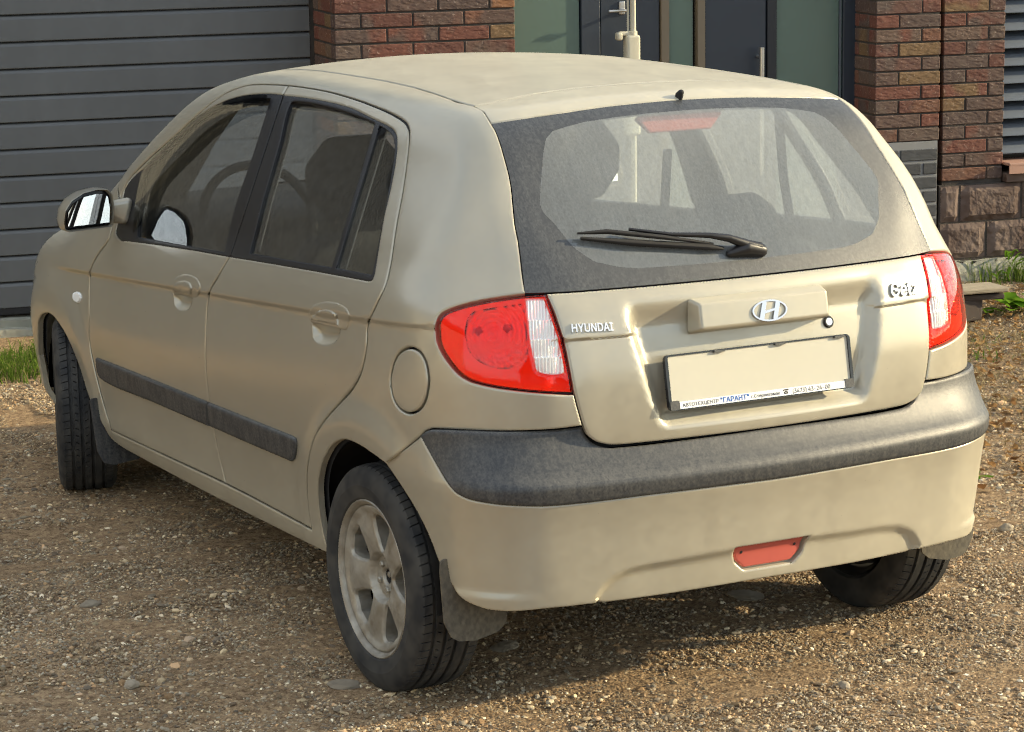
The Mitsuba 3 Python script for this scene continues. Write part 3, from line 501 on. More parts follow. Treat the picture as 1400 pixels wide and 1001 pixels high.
put('bonnet', panel(bnP.buffer(-.003), chart_R, h=.05), 'paint', CAR, SM)
put('scuttle', panel(sym(np.array([[2.30, 0], [2.30, .62], [2.40, .62], [2.40, 0]])), chart_R, h=.06, edge=0, skirt=0, off=-.012), 'black_plastic', CAR, True)
# nose
nose = Polygon([(t, v) for t, v in ((-.86, .24), (.86, .24), (.86, .62), (.55, .66), (-.55, .66), (-.86, .62))])
put('front_bumper', panel(nose, chart_G, h=.04), 'paint', CAR, SM)
put('grille', panel(Polygon([(-.38, .67), (.38, .67), (.42, .76), (-.42, .76)]), chart_G, h=.04, off=-.004), 'black_plastic', CAR, SM)
both('headlight', panel(Polygon([(.42, .67), (.62, .66), (.88, .64), (.90, .74), (.70, .80), (.46, .77)]), chart_G, h=.03), 'white_lens', SM)
both('headlight_bowl', panel(Polygon([(.40, .66), (.62, .65), (.90, .63), (.92, .76), (.70, .82), (.44, .78)]), chart_G, h=.05, off=-.05, edge=0, skirt=0), 'reflector_plain', True)

# tailgate
def mirror_poly(h): return Polygon(list(h) + [(-a, b) for a, b in h[::-1]]).buffer(0)
GB, gt = 1.057, lambda t: np.interp(abs(t), [0, .2, .4, .5, .60, .68], [1.4506, 1.448, 1.440, 1.430, 1.415, 1.404])
tgl = [p for p in TR['tg_gap'] if p[0] < .5196 and p[1] < 1.056]
low = mirror_poly([(0, GB - .002)] + [(.5185, GB - .002)] + [(a - .0025, b + .0025) for a, b in tgl if a > .006] + [(0, .6915)])
tgc = [((-.52, .9505), (.52, .9505))]
tail = put('tailgate', panel(low, chart_S, h=.013, lines=tgc), 'paint', CAR, SM)
tgleft = [(a - .003, b) for a, b in TR['tg_left'] if 1.058 < b < 1.403]                 # top to bottom
glassP = mirror_poly([(0, GB + .0015), (.5645, GB + .0015)] + tgleft[::-1] + [(t, float(gt(t)) - .001) for t in (.676, .6, .5, .4, .2, .1, 0)])
spP = mirror_poly([(0, 1.4515)] + [(t, float(gt(t)) + .001) for t in (.1, .2, .4, .5, .6, .677)] + [(.734, 1.4564), (.805, 1.488), (.837, 1.4995)] + [(t, float(spoil(t)) - .0045) for t in (.8, .75, .67, .55, .42, .2, .1, 0)])
put('spoiler_lip', panel(spP, chart_S, h=.02), 'paint', tail, SM)
CL = np.array(xy('5020,12150 4880,12700 4700,13300 4520,13640 4200,13850 3600,13960 2800,14050 1900,14100 900,14120 0,14125'))
clearL = [(0, 1.0935), (.18, 1.0945), (.30, 1.0965), (.345, 1.103), (.400, 1.118), (.452, 1.158), (.485, 1.19)] + [(a*1.036, b) for a, b in CL]
clear = mirror_poly(clearL).buffer(-.028).buffer(.056).buffer(-.028)
win = put('rear_window', panel(clear, chart_S, h=.02, edge=0, skirt=0, off=-.0015), 'dusty_glass', tail, True)
put('black_border', panel(glassP.difference(clear), chart_S, h=.016, edge=0, skirt=.006, off=-.0015), 'frit', win, SM)
put('inner_trim', panel(low.buffer(.02), chart_S, h=.04, edge=0, skirt=0, off=-.05), 'interior_dark', tail, True)
# bumper
tb = [p for p in TR['tg_low_B'] if p[0] > .005]; bb = [p for p in TR['bump_bot'] if p[0] > .005]
bumpL = [(0, .6875)] + [(a - 0.0, b - .0035) for a, b in tb[::-1]] + [(a + .0, b - .0035) for a, b in TR['bump_top_B'][::-1]] + TR['bump_arch'][1:] + bb + [(0, .3125)]
bumpP = mirror_poly(bumpL)
bl = [p for p in TR['band_low'] if p[0] > .03]
bandL = [(0, .9), (.80, .9), (.792, .7135)] + bl[1:] + [(0, .5715)]
bandP = bumpP.intersection(mirror_poly(bandL))
fogh = Polygon([(-.104, .4035), (.104, .4035), (.096, .368), (.070, .3440), (-.070, .3440), (-.096, .368)]).buffer(.004)
bk = put('rear_bumper', panel(bumpP.difference(bandP.buffer(.0008)).difference(fogh), chart_B, h=.0095, edge=.003, skirt=.02, lines=[((-.5, .402), (.5, .402))]), 'paint', CAR, SM)
put('rubbing_strip', panel(bandP, chart_B, h=.014, edge=.005, skirt=.02, off=.0045), 'trim_plastic', bk, SM)
put('fog_lamp', panel(fogh.buffer(-.006), chart_B, h=.01, edge=.003, skirt=.012, off=-.008), 'red_plastic', bk, SM)
put('fog_lamp_housing', panel(fogh.buffer(.01), chart_B, h=.02, edge=0, skirt=0, off=-.018), 'paint', bk, True)
for s in (-1, 1):
    p = chart_B(np.array([.078*s]), np.array([.388]))[0][0]; put('screw', rbox((.004, .007, .007), .0018, 4, p + [-.0005 + .008, 0, 0]), 'black_plastic', bk, True)
put('inner_skin', panel(bumpP.buffer(-.004), chart_B, h=.04, edge=0, skirt=0, off=-.035), 'black_under', bk, True)

# tail lamps
lens = lampP.buffer(-.0015); white = PG('lamp_white'); rnd = PG('lamp_round').intersection(lens.buffer(-.012)).difference(white.buffer(.004))
lk = both('tail_lamp', panel(lens.difference(white.buffer(.0012)), chart_S, h=.016, edge=.004, skirt=.02), 'red_lens', SM)
sub2(lk, 'reversing_lens', panel(white, chart_S, h=.016, edge=.0015, skirt=.012, off=-.0004), 'white_lens', SM)
sub2(lk, 'housing', panel(lens.buffer(-.001).difference(unary_union([white.buffer(-.0008), rnd])), chart_S, h=.02, edge=0, skirt=0, off=-.013, uv=True), 'reflector_plain', True)
def chart_ribs(t, v):
    P, N = chart_S(t, v); r = np.abs(np.sin(math.pi*(t + .012*np.floor((v - .87)/.0435))/.0068)); return P + N*(.0035*r + .006*(((v - .87)/.0435) % 1) - .005)[:, None], N
m = panel(white, chart_ribs, h=.0018, edge=0, skirt=.01, off=-.010, step=.003); sub2(lk, 'reversing_reflector', m, 'reflector_ribbed', False)
def chart_rings(t, v):
    P, N = chart_S(t, v); u, w = t - .632, v - .968; r = np.hypot(u*1.25, w); a = np.arctan2(w, u)
    up = np.abs(np.sin(math.pi*r/.0125)); dn = np.abs(np.sin(math.pi*(r + .25*u)/.0115))*np.abs(np.sin(math.pi*(a*.10 + r*.4)/.0150))
    k = sst(.947, .953, v); return P + N*(.0075*(k*up + (1 - k)*dn) - .0065)[:, None], N
m = panel(rnd, chart_rings, h=.0022, edge=0, skirt=.006, off=-.013, step=.003); sub2(lk, 'round_reflector', m, 'reflector_ring', False)
for bt, bv in ((.603, .984), (.662, .976)):
    P_, N_ = chart_S(np.array([bt]), np.array([bv])); sk = hull_of([(*(P_[0] - N_[0]*.019), .0115), (*(P_[0] - N_[0]*.030), .0115)]); sub2(lk, 'bulb', sk, 'bulb_dark', 60)
sub2(lk, 'gasket', panel(lampP.buffer(.004), chart_S, h=.03, edge=0, skirt=0, off=-.028), 'lamp_black', True)
# tailgate furniture
def on_tail(y, z, off=0.):
    P, N = chart_S(np.array([float(y)]) if abs(y) <= .3 else np.array([tail_t(y, z)]), np.array([float(z)])); return P[0] + N[0]*off, N[0]
def tail_t(y, z):
    t = np.linspace(.3, .62, 80); q = S(t, np.full(80, z))[:, 1]; return math.copysign(float(np.interp(abs(y), q, t)), y)
# handle bar over the plate
bx = -.576
bar = hull_of([(bx + .009 + (z > .98)*.010 + .006*(y/.2)**2, y, z, .010) for y in (-.174, -.05, .05, .180) for z in (.956, 1.004)] + [(bx + .052, y, z, .010) for y in (-.180, .186) for z in (.944, 1.010)])
grip = put('grip_bar', bar, 'paint', tail, 30)
# emblem: oval ring with a leaning letter
def frame_at(c, n, up=(0, 0, 1)):
    n = np.asarray(n, float)/np.linalg.norm(n); r = np.cross(up, n); r /= np.linalg.norm(r); u = np.cross(n, r)
    M = np.eye(4); M[:3, 0], M[:3, 1], M[:3, 2], M[:3, 3] = r, u, n, c; return M
def extr(poly, depth):
    return cat([trimesh.creation.extrude_polygon(g, depth, engine='earcut') for g in getattr(poly, 'geoms', [poly]) if g.area > 0])
nrm = np.array([-1., 0, .28])
ell = lambda a, b: shapely.affinity.scale(Point(0, 0).buffer(1, 32), a, b)
ring = ell(.0500, .0262).difference(ell(.0455, .0222))
stroke = lambda a, b, w0: LineString([a, b]).buffer(w0, cap_style=2)
Hm = unary_union([Polygon([(-.034, -.022), (-.021, -.024), (-.006, .021), (-.017, .025)]), Polygon([(.034, .022), (.021, .024), (.006, -.021), (.017, -.025)]),
                  Polygon([(-.020, -.006), (-.010, .001), (.012, .004), (.022, .008), (.019, .001), (.009, -.002), (-.013, -.006)])]).intersection(ell(.0485, .0245))
em = extr(unary_union([ring, Hm]), .004); em.apply_transform(frame_at([bx + .0038, -.004, .980], nrm))
put('emblem', em, 'emblem_chrome', grip, 30)
def words(text, height, at, n, depth=.003, bold=True, slant=0., width=None, up=(0, 0, 1)):
    m = meshkit.text_mesh(text, height, depth, bold); m.vertices[:, 0] += slant*m.vertices[:, 1]
    if width: m.vertices[:, 0] *= width/np.ptp(m.vertices[:, 0])
    m.apply_transform(frame_at(at, n, up)); return m
def wrapped(text, height, y0, z0, width, slope, slant=0., depth=.004, bold=True):
    """raised lettering that follows the curved tailgate"""
    m = meshkit.text_mesh(text, height, depth, bold); m = m.subdivide_to_size(.012); v = m.vertices; v[:, 0] += slant*v[:, 1]; v[:, 0] -= v[:, 0].min(); u = v[:, 0]*width/v[:, 0].max()
    tt = np.linspace(.0, .64, 240); yy = S(tt, np.full(240, z0))[:, 1]; y = y0 - u; z = z0 + slope*u + v[:, 1]
    P, N = chart_S(np.sign(y)*np.interp(np.abs(y), yy, tt), z); return tm(P + N*(v[:, 2] + .0006)[:, None], m.faces)
put('badge', wrapped('HYUNDAI', .0175, .509, .968, .103, -.035), 'badge_chrome', tail, 30)
put('badge', wrapped('Getz', .0305, -.398, .9695, .094, -.02, .26, .0050, True), 'emblem_chrome', tail, 30)
# lock
pk, nk = on_tail(-.212, .924, 0)
lk_ = cat([lathe([(-.004, .0001), (-.004, .013), (.003, .0155), (.006, .013), (.006, .011)], 24)]); q = frame_at(pk, nk); R_ = np.eye(4); R_[:3, :3] = [[1, 0, 0], [0, 0, -1], [0, 1, 0]]
lk_.apply_transform(q @ R_); lock = put('lock', lk_, 'black_plastic', tail, 40)
c_ = lathe([(.0, .0108), (.0045, .0108), (.006, .009), (.006, .0001)], 20); c_.apply_transform(q @ R_); put('barrel', c_, 'chrome', lock, 40)
# number plate, blank, in a frame with a printed foot strip
tl_, pc = .185, np.array([-.5625, 0.016, .829])
npn = np.array([-math.cos(tl_), 0, math.sin(tl_)]); pm = frame_at(pc, npn)
def pl(poly, d, z0=0.):
    m = extr(poly, d); m.apply_translation([0, 0, z0]); m.apply_transform(pm); return m
rr = lambda w, h, r=.008, cx=0, cy=0: box(cx - w/2 + r, cy - h/2 + r, cx + w/2 - r, cy + h/2 - r).buffer(r, 6)
fr = put('number_plate', pl(rr(.534, .134, .012).difference(rr(.518, .111, .006, 0, .008)), .011, -.004), 'black_gloss', tail, 30)
put('plate_sheet', pl(rr(.524, .116, .006, 0, .008), .003, .0005), 'plate_blank', fr, 30)
put('backing', pl(rr(.53, .13, .012), .003, -.006), 'black_plastic', fr, 30)
put('printed_strip', pl(rr(.484, .0175, .001, .004, -.0555), .002, .0062), 'white_print', fr, 30)
def plate_text(s, h, x, y, mat, w, bold=False):
    m = meshkit.text_mesh(s, h, .0006, bold); m.vertices[:, 0] -= m.vertices[:, 0].min(); m.vertices[:, 0] *= w/np.ptp(m.vertices[:, 0])
    m.apply_translation([x, y, .0083]); m.apply_transform(pm); put('lettering', m, mat, fr)
plate_text('АВТОТЕХЦЕНТР', .0085, -.231, -.0602, 'ink_black', .101)
plate_text('"ГАРАНТ"', .0120, -.124, -.0612, 'ink_blue', .081, True)
plate_text('г.Стерлитамак', .0080, -.036, -.0602, 'ink_black', .083)
plate_text('(3473) 43-24-00', .0105, .084, -.0612, 'ink_black', .110)
ph = unary_union([box(.0585, -.0605, .0695, -.0550), box(.0615, -.0555, .0665, -.0530), LineString([(.057, -.0518), (.0585, -.0505), (.0695, -.0505), (.071, -.0518)]).buffer(.0014)]).difference(Point(.064, -.0575).buffer(.0016))
m = extr(ph, .0006); m.apply_translation([0, 0, .0083]); m.apply_transform(pm); put('telephone_sign', m, 'ink_black', fr)
for x, y, w, h in ((-.115, .0625, .03, .005), (.06, .0625, .03, .005), (.235, .0625, .03, .005)):
    put('clip', pl(box(x - w/2, y - h/2, x + w/2, y + h/2), .0135, -.002), 'trim_plastic', fr)
for s in (-1, 1): put('corner_piece', pl(rr(.026, .022, .004, s*.252, -.0545), .0125, -.003), 'trim_plastic', fr, 30)
# rear wiper
def gp(y, z, off): return on_tail(y, z, off)[0]
piv = gp(-.005, 1.118, .018)
arm = tube([gp(-.040, 1.112, .016), piv, gp(.05, 1.132, .030), gp(.10, 1.142, .030), gp(.2, 1.152, .026), gp(.30, 1.166, .020)], [.011, .013, .010, .007, .005, .004], 10)
wp = put('rear_wiper', arm, 'black_plastic', tail, 60)
put('blade', cat([tube([gp(.425, 1.160, .012), gp(.30, 1.147, .013), gp(.10, 1.124, .012), gp(.062, 1.119, .010)], [.0045, .009, .009, .005], 6), tube([gp(.432, 1.166, .018), gp(.36, 1.164, .024), gp(.22, 1.148, .026), gp(.09, 1.128, .018)], [.003, .0065, .0065, .003], 6)]), 'rubber', wp, 60)
put('pivot_cap', hull_of([(*gp(-.042, 1.108, .006), .018), (*gp(-.002, 1.114, .012), .020), (*gp(.045, 1.108, .004), .010)]), 'black_plastic', wp, 50)
pn_, nn_ = chart_S(np.array([-.012]), np.array([1.462])); pn_ = pn_[0] + nn_[0]*.004
put('washer_jet', hull_of([(*(pn_), .009), (*(pn_ + [-.012, 0, .008]), .0075), (*(pn_ + [-.006, 0, -.012]), .006)]), 'rubber', tail, 50)
# high brake lamp inside the glass
hb = hull_of([(-.165, y, z, .006) for y, z in ((.118, 1.418), (-.118, 1.418), (.088, 1.385), (-.088, 1.385))] + [(-.125, y, 1.41, .006) for y in (-.10, .10)])
put('high_brake_lamp', hb, 'red_plastic', tail, 40)

# wheels
def tyre_mesh():
    p = [(-.078, .196), (-.089, .205), (-.0935, .225), (-.0945, .245), (-.091, .266), (-.084, .279), (-.076, .2865)]
    for g in (-.047, -.014, .018, .050):
        p += [(g - .0055, .2905 - .12*(g)**2*10/10), (g - .0045, .2825), (g + .0045, .2825), (g + .0055, .2905 - .12*g*g)]
    p += [(.076, .2865), (.084, .279), (.091, .266), (.0945, .247), (.0945, .243), (.0955, .239), (.0945, .235), (.0935, .225), (.089, .207), (.078, .196), (.06, .190), (-.06, .190)]
    m = lathe(p + p[:1], 120); m.merge_vertices(merge_norm=True, merge_tex=True); M = manifold3d.Manifold(manifold3d.Mesh(m.vertices.astype(np.float32), m.faces[:, ::-1].astype(np.uint32)))
    if M.volume() <= 0: M = manifold3d.Manifold(manifold3d.Mesh(m.vertices.astype(np.float32), m.faces.astype(np.uint32)))
    cutters = []
    rng = random.Random(3)
    for i in range(72):
        a = i*360/72
        for y, w, sk in ((.071, .036, 12), (-.071, .036, -12), (.002, .013, 25), (.034, .012, -25)):
            b = manifold3d.Manifold.cube([w, .0036, .012], True).rotate([0, 0, sk]).translate([y, 0, .289])
            cutters.append(b.rotate([a + (2.5 if y < 0 else 0) + rng.uniform(-.3, .3), 0, 0]))
    C = manifold3d.Manifold.compose(cutters).rotate([0, 0, 90])
    M = M - C; o = M.to_mesh(); return tm(o.vert_properties[:, :3], o.tri_verts)
def rim_face():
    disc = Point(0, 0).buffer(.1885, 72); wins = []
    for k in range(5):
        a0 = math.radians(100 + 72*k)
        w = Polygon([(.158*math.cos(a0 - .28), .158*math.sin(a0 - .28)), (.163*math.cos(a0), .163*math.sin(a0)), (.158*math.cos(a0 + .28), .158*math.sin(a0 + .28)), (.112*math.cos(a0 + .22), .112*math.sin(a0 + .22)), (.078*math.cos(a0 + .05), .078*math.sin(a0 + .05)), (.078*math.cos(a0 - .05), .078*math.sin(a0 - .05)), (.112*math.cos(a0 - .22), .112*math.sin(a0 - .22))])
        wins.append(w.buffer(-.008).buffer(.012, 8))
    face = disc.difference(unary_union(wins)).difference(Point(0, 0).buffer(.020, 24))
    def chart(u, v):
        r = np.hypot(u, v); th = np.arctan2(v, u)
        def y(u, v):
            r = np.hypot(u, v); a = (np.degrees(np.arctan2(v, u)) - 100) % 72
            sp = np.exp(-((a - 36)/13.)**2)                        # ridge along the middle of each spoke
            return .062 + .006*sst(.06, .16, r) - .018*sst(.064, .056, r) + .006*sp*sst(.06, .085, r)*sst(.178, .13, r) + .009*sst(.165, .184, r)
        e = 1e-3; Y = y(u, v); nx, nz = -(y(u + e, v) - y(u - e, v))/(2*e), -(y(u, v + e) - y(u, v - e))/(2*e)
        n = np.stack([nx, np.ones_like(nx), nz], 1); return np.stack([u, Y, v], 1), n/np.linalg.norm(n, axis=1, keepdims=True)
    return panel(face, chart, h=.006, edge=.008, skirt=.035, step=.006)
tyre_p = mikit.ply(tyre_mesh(), 'tyre_rubber', smooth=28)
rim_p = mikit.ply(rim_face(), 'alloy', smooth=50)
barrel_p = mikit.ply(lathe([(.078, .2035), (.085, .2028), (.0875, .2), (.085, .1955), (.078, .1895), (.066, .1875)], 96), 'alloy', smooth=40)
inner_p = mikit.ply(lathe([(.066, .1875), (.045, .182), (.01, .172), (-.06, .176), (-.085, .196)], 72), 'steel_dark', smooth=40)
drum_p = mikit.ply(lathe([(.0, .0001), (.0, .10), (-.008, .115), (-.06, .118), (-.06, .168), (-.065, .168)], 48), 'steel_dark', smooth=40)
bolt_p = mikit.ply(cat([lathe([(.030, .0085), (.050, .0085), (.053, .006), (.053, .0001)], 6).apply_transform(trimesh.transformations.translation_matrix([.034*math.cos(a), 0, .034*math.sin(a)])) for a in (0,)]), 'alloy', smooth=30)
hub_p = mikit.ply(lathe([(.020, .024), (.034, .022), (.035, .018), (.028, .016), (.026, .0001)], 24), 'steel_dark', smooth=30)
ROT = T().rotate
def wheel(x, side, steer=0., spin=0.):
    key = free(f'{CAR}__wheel'); k = 'wheel'
    base = T().translate([x, .7235*side, .2865]) @ T().rotate([0, 0, 1], steer) @ T().rotate([0, 0, 1], 0 if side > 0 else 180) @ T().rotate([0, 1, 0], spin)
    for nm, d in (('tyre', tyre_p), ('rim', rim_p), ('rim_lip', barrel_p), ('rim_barrel', inner_p), ('brake_drum', drum_p), ('hub', hub_p)): put(nm, d, None, key, to_world=base)
    for a in (25, 115, 205, 295): put('bolt', bolt_p, None, key, to_world=base @ T().rotate([0, 1, 0], a))
wheel(0., 1, 0, 0); wheel(0., -1, 0, 20); wheel(2.455, 1, -17, 40); wheel(2.455, -1, -17, 70)
# wheel houses, floor, flaps
def house(cx, r=.352, y0=.42, y1=.80):
    t = np.linspace(-.02, math.pi + .02, 26); ring = np.c_[cx + r*np.cos(t), .285 + r*np.sin(t)]
    V = np.vstack([np.c_[ring[:, 0], np.full(26, y), ring[:, 1]] for y in (y0, y1)]); i = np.arange(25)
    Fs = [np.c_[i, i + 1, i + 27], np.c_[i, i + 27, i + 26]]
    c = len(V); V = np.vstack([V, [[cx, y0, .285]]]); Fs.append(np.c_[i, i + 1, np.full(25, c)])
    return tm(V, np.vstack(Fs))
both('wheel_house', house(0.), 'black_under', False); both('wheel_house', house(2.455, .340, .42, .735), 'black_under', False)
put('floor_pan', cat([rbox((2.0, 1.46, .05), .01, 3, (1.22, 0, .27)), rbox((.72, .84, .05), .01, 3, (2.6, 0, .26)), rbox((.60, .84, .05), .01, 3, (-.1, 0, .33)), rbox((.14, 1.0, .04), .01, 3, (-.42, 0, .37)), rbox((.10, 1.3, .09), .02, 3, (.0, 0, .27))]), 'black_under', CAR)
both('sill_box', rbox((1.55, .12, .12), .02, 3, (1.2, .70, .33)), 'black_under', False)
put('exhaust', cat([hull_of([(-.36, y, .36, .05) for y in (-.30, .02)]), tube([(.1, .05, .30), (1.8, .05, .25)], .022)]), 'steel_dark', CAR, 40)
def flap(pts, th=.006):
    M = hull_of([(*p, th) for p in pts]); return M
def flap_sheet(pts, lift=0.):
    """a rubber sheet in the (y, z) outline given, hung at station x and bowed a little"""
    o = Polygon([p[1:] for p in pts]).buffer(-.012).buffer(.012, 6); xa = {}
    m = extr(o, .007); yz = m.vertices[:, :2]; x0 = np.mean([p[0] for p in pts]); b = .03*np.clip((yz[:, 0] - .78)/.06, 0, 1)**2 + lift*np.clip((.30 - yz[:, 1])/.12, 0, 1)
    return tm(np.c_[x0 + b*.6 + m.vertices[:, 2], yz], m.faces)
both('mud_flap', flap_sheet([(-.372, q, w) for q, w in ((.795, .42), (.797, .394), (.789, .264), (.770, .224), (.752, .213), (.706, .208), (.646, .2206), (.622, .240), (.617, .30), (.65, .44))]), 'flap_rubber', 40)
both('mud_flap', flap_sheet([(2.04, .838, .385), (2.04, .822, .21), (2.04, .805, .172), (2.04, .77, .162), (2.04, .69, .172), (2.04, .63, .20), (2.04, .62, .38)]), 'trim_plastic', 40)
# wing mirrors
def mirror():
    # shell outline in the (y, z) plane seen from behind
    o = Polygon([(q - .022, w + .004) for q, w in ((.845, .962), (.985, .956), (1.000, .962), (1.004, .985), (.997, 1.022), (.975, 1.052), (.935, 1.074), (.89, 1.082), (.856, 1.078), (.842, 1.060), (.838, 1.02))]).buffer(-.006).buffer(.006, 6)
    return o
mo = mirror()
def loft(poly, xs, scales, cz=(.90, 1.014)):
    c = ring_pts(poly, .007)[0]; V = [np.c_[np.full(len(c), x), (c - cz)*s + cz] for x, s in zip(xs, scales)]; n = len(c); k = np.arange(n); Fs = []
    for i in range(len(xs) - 1):
        a, b = i*n + k, i*n + np.roll(k, -1); Fs += [np.c_[a, b, b + n], np.c_[a, b + n, a + n]]
    V = np.vstack(V); V = np.vstack([V, [[xs[-1], *cz]]]); e = (len(xs) - 1)*n; Fs.append(np.c_[e + k, e + np.roll(k, -1), np.full(n, len(V) - 1)])
    return tm(V, np.vstack(Fs))
shell = loft(mo, [1.812, 1.80, 1.795, 1.80, 1.84, 1.875, 1.90, 1.91], [.925, .945, .975, 1., 1.0, .93, .72, .4])
mk = both('wing_mirror', shell, 'paint', SM)
sub2(mk, 'bezel', loft(mo.buffer(-.005), [1.822, 1.814], [1., .2]), 'black_gloss', 30)
gl = mo.buffer(-.016)
def glass_plate():
    m = extr(gl, .003); V = m.vertices.copy(); yy, zz = V[:, 0], V[:, 1]
    W = np.c_[1.806 - V[:, 2] - (yy - .92)*-.10 + (zz - 1.01)*.10, yy, zz]; return tm(W, m.faces[:, ::-1])
sub2(mk, 'mirror_glass', glass_plate(), 'mirror', False)
sub2(mk, 'mirror_foot', hull_of([(1.86, .84, .99, .016), (1.85, .84, 1.02, .016), (1.83, .775, .985, .018), (1.83, .765, 1.03, .018), (1.90, .77, .985, .018)]), 'paint', 40)

# cabin
def seat(y, x, back_top=.98):
    return cat([hull_of([(x + .12, y + s*.20, .47, .06) for s in (-1, 1)] + [(x + .52, y + s*.21, .50, .06) for s in (-1, 1)] + [(x + .3, y, .36, .1)]),
                hull_of([(x + .06, y + s*.19, .52, .065) for s in (-1, 1)] + [(x - .09, y + s*.205, .76, .055) for s in (-1, 1)] + [(x - .17, y + s*.13, back_top, .045) for s in (-1, 1)])])
def headrest(x, y, z, w=.12, h=.16):
    return hull_of([(x, y + s*w*.55, z + k*h*.36, .045) for s in (-1, 1) for k in (-1, 1)] + [(x + .005, y + s*w*.95, z + k*h*.12, .042) for s in (-1, 1) for k in (-1, 1)], 20)
for y in (.36, -.36):
    k = put('front_seat', seat(y, 1.20, .96), 'seat_fabric', CAR, 40); put('headrest', headrest(1.02, y, 1.165, .115, .21), 'seat_fabric', k, 50)
    for s in (-.06, .06): put('headrest_post', tube([(1.02, y + s, 1.09), (1.03, y + s, .97)], .006, 8), 'chrome', k, True)
bench = put('rear_seat', cat([rbox((.46, 1.22, .20), .05, 5, (.52, 0, .46)), hull_of([(.30, s*.60, .50, .07) for s in (-1, 1)] + [(.14, s*.58, .97, .05) for s in (-1, 1)])]), 'seat_fabric', CAR, 40)
for y in (.33, -.33): put('headrest', headrest(.10, y, 1.085, .10, .10), 'seat_fabric', bench, 50)
put('dashboard', hull_of([(2.02, s*.62, .90, .06) for s in (-1, 1)] + [(2.30, s*.60, .94, .05) for s in (-1, 1)] + [(2.0, s*.62, .65, .05) for s in (-1, 1)] + [(2.2, s*.6, .6, .05) for s in (-1, 1)]), 'interior_dark', CAR, 40)
t_ = np.linspace(0, 2*math.pi, 37); sw = np.c_[1.76 + .065*np.sin(t_), .36 + .185*np.cos(t_), .95 + .17*np.sin(t_)]
w_ = put('steering_wheel', cat([tube(sw, .015, 8, False), hull_of([(1.79, .36 + s*.07, .94, .03) for s in (-1, 1)]), tube([(1.76, .19, .95), (1.80, .36, .94), (1.76, .53, .95)], .014, 8), tube([(1.80, .36, .93), (2.02, .36, .86)], .03, 8)]), 'interior_dark', CAR, 50)
put('parcel_shelf', rbox((.40, 1.16, .02), .006, 3, (-.20, 0, .955)), 'interior_dark', CAR)
both('seat_belt', tube([(.98, .66, 1.18), (.99, .655, 1.0), (1.0, .64, .70)], .016, 6), 'interior_dark', True)
both('rear_seat_belt', tube([(.03, .43, 1.37), (.05, .46, 1.2), (.06, .49, 1.08)], .014, 6), 'interior_dark', True)
put('boot_floor', rbox((.60, 1.0, .02), .006, 3, (-.22, 0, .55)), 'interior_dark', CAR)
# ------------------------------------------------------------------ the building behind
# s runs to the right along the wall, o is the depth behind the brick face
WP = np.array([4.16, -4.26]); WD = np.array([-.1855, -1.]); WD /= np.linalg.norm(WD); WN = np.array([WD[1], -WD[0]])
def W(s, o, z):
    s, o, z = np.broadcast_arrays(np.asarray(s, float), np.asarray(o, float), np.asarray(z, float))
    xy_ = WP + s[..., None]*WD - o[..., None]*WN; return np.concatenate([xy_, z[..., None]], -1)
def wmap(m):                                          # a mesh made in (s, o, z) put where the wall stands
    m = m.copy(); m.vertices = W(m.vertices[:, 0], m.vertices[:, 1], m.vertices[:, 2]); m.faces = m.faces[:, ::-1] if np.linalg.det(np.stack([[*WD, 0], [*(-WN), 0], [0, 0, 1]])) < 0 else m.faces; return m
def wbox(s0, s1, o0, o1, z0, z1, r=0.):
    c, e = ((s0 + s1)/2, (o0 + o1)/2, (z0 + z1)/2), (s1 - s0, o1 - o0, z1 - z0)
    if r: return wmap(rbox(e, r, 3, c))
    m = trimesh.creation.box(e); m.apply_translation(c); return wmap(m)
rng = random.Random(11)
CRS, JT, LEN = .0665, .0085, .235
def chamfer_box(s0, s1, o0, o1, z0, z1, c=.003):
    M = manifold3d.Manifold.hull_points([(a, b, d) for a in (s0, s1) for b in (o0 + c, o1) for d in (z0 + c, z1 - c)] + [(a, b, d) for a in (s0 + c, s1 - c) for b in (o0 + c, o1) for d in (z0, z1)] + [(a, o0, d) for a in (s0 + c, s1 - c) for d in (z0 + c, z1 - c)])
    m = M.to_mesh(); return wmap(tm(m.vert_properties[:, :3], m.tri_verts))
def brick(parent, s0, s1, o0, o1, z, mat='brick_clay', tone=None, loose=None):
    a, b = (rng.choice([0, .17, .33, .33, .5, .67, .83, 1]) if rng.random() < .8 else rng.random() for _ in (0, 1))
    if rng.random() < .72: a = min(a, .36); b = min(b, .85)
    j = rng.uniform(-.0022, .0022); m = chamfer_box(s0, s1, o0 + j, o1, z + rng.uniform(-.0008, .0008), z + CRS - JT + rng.uniform(-.0012, .0008))
    if loose is not None: loose.append((m, a, b)); return
    put('brick', m, mat, parent, uv=np.tile([a, b], (len(m.vertices), 1)))
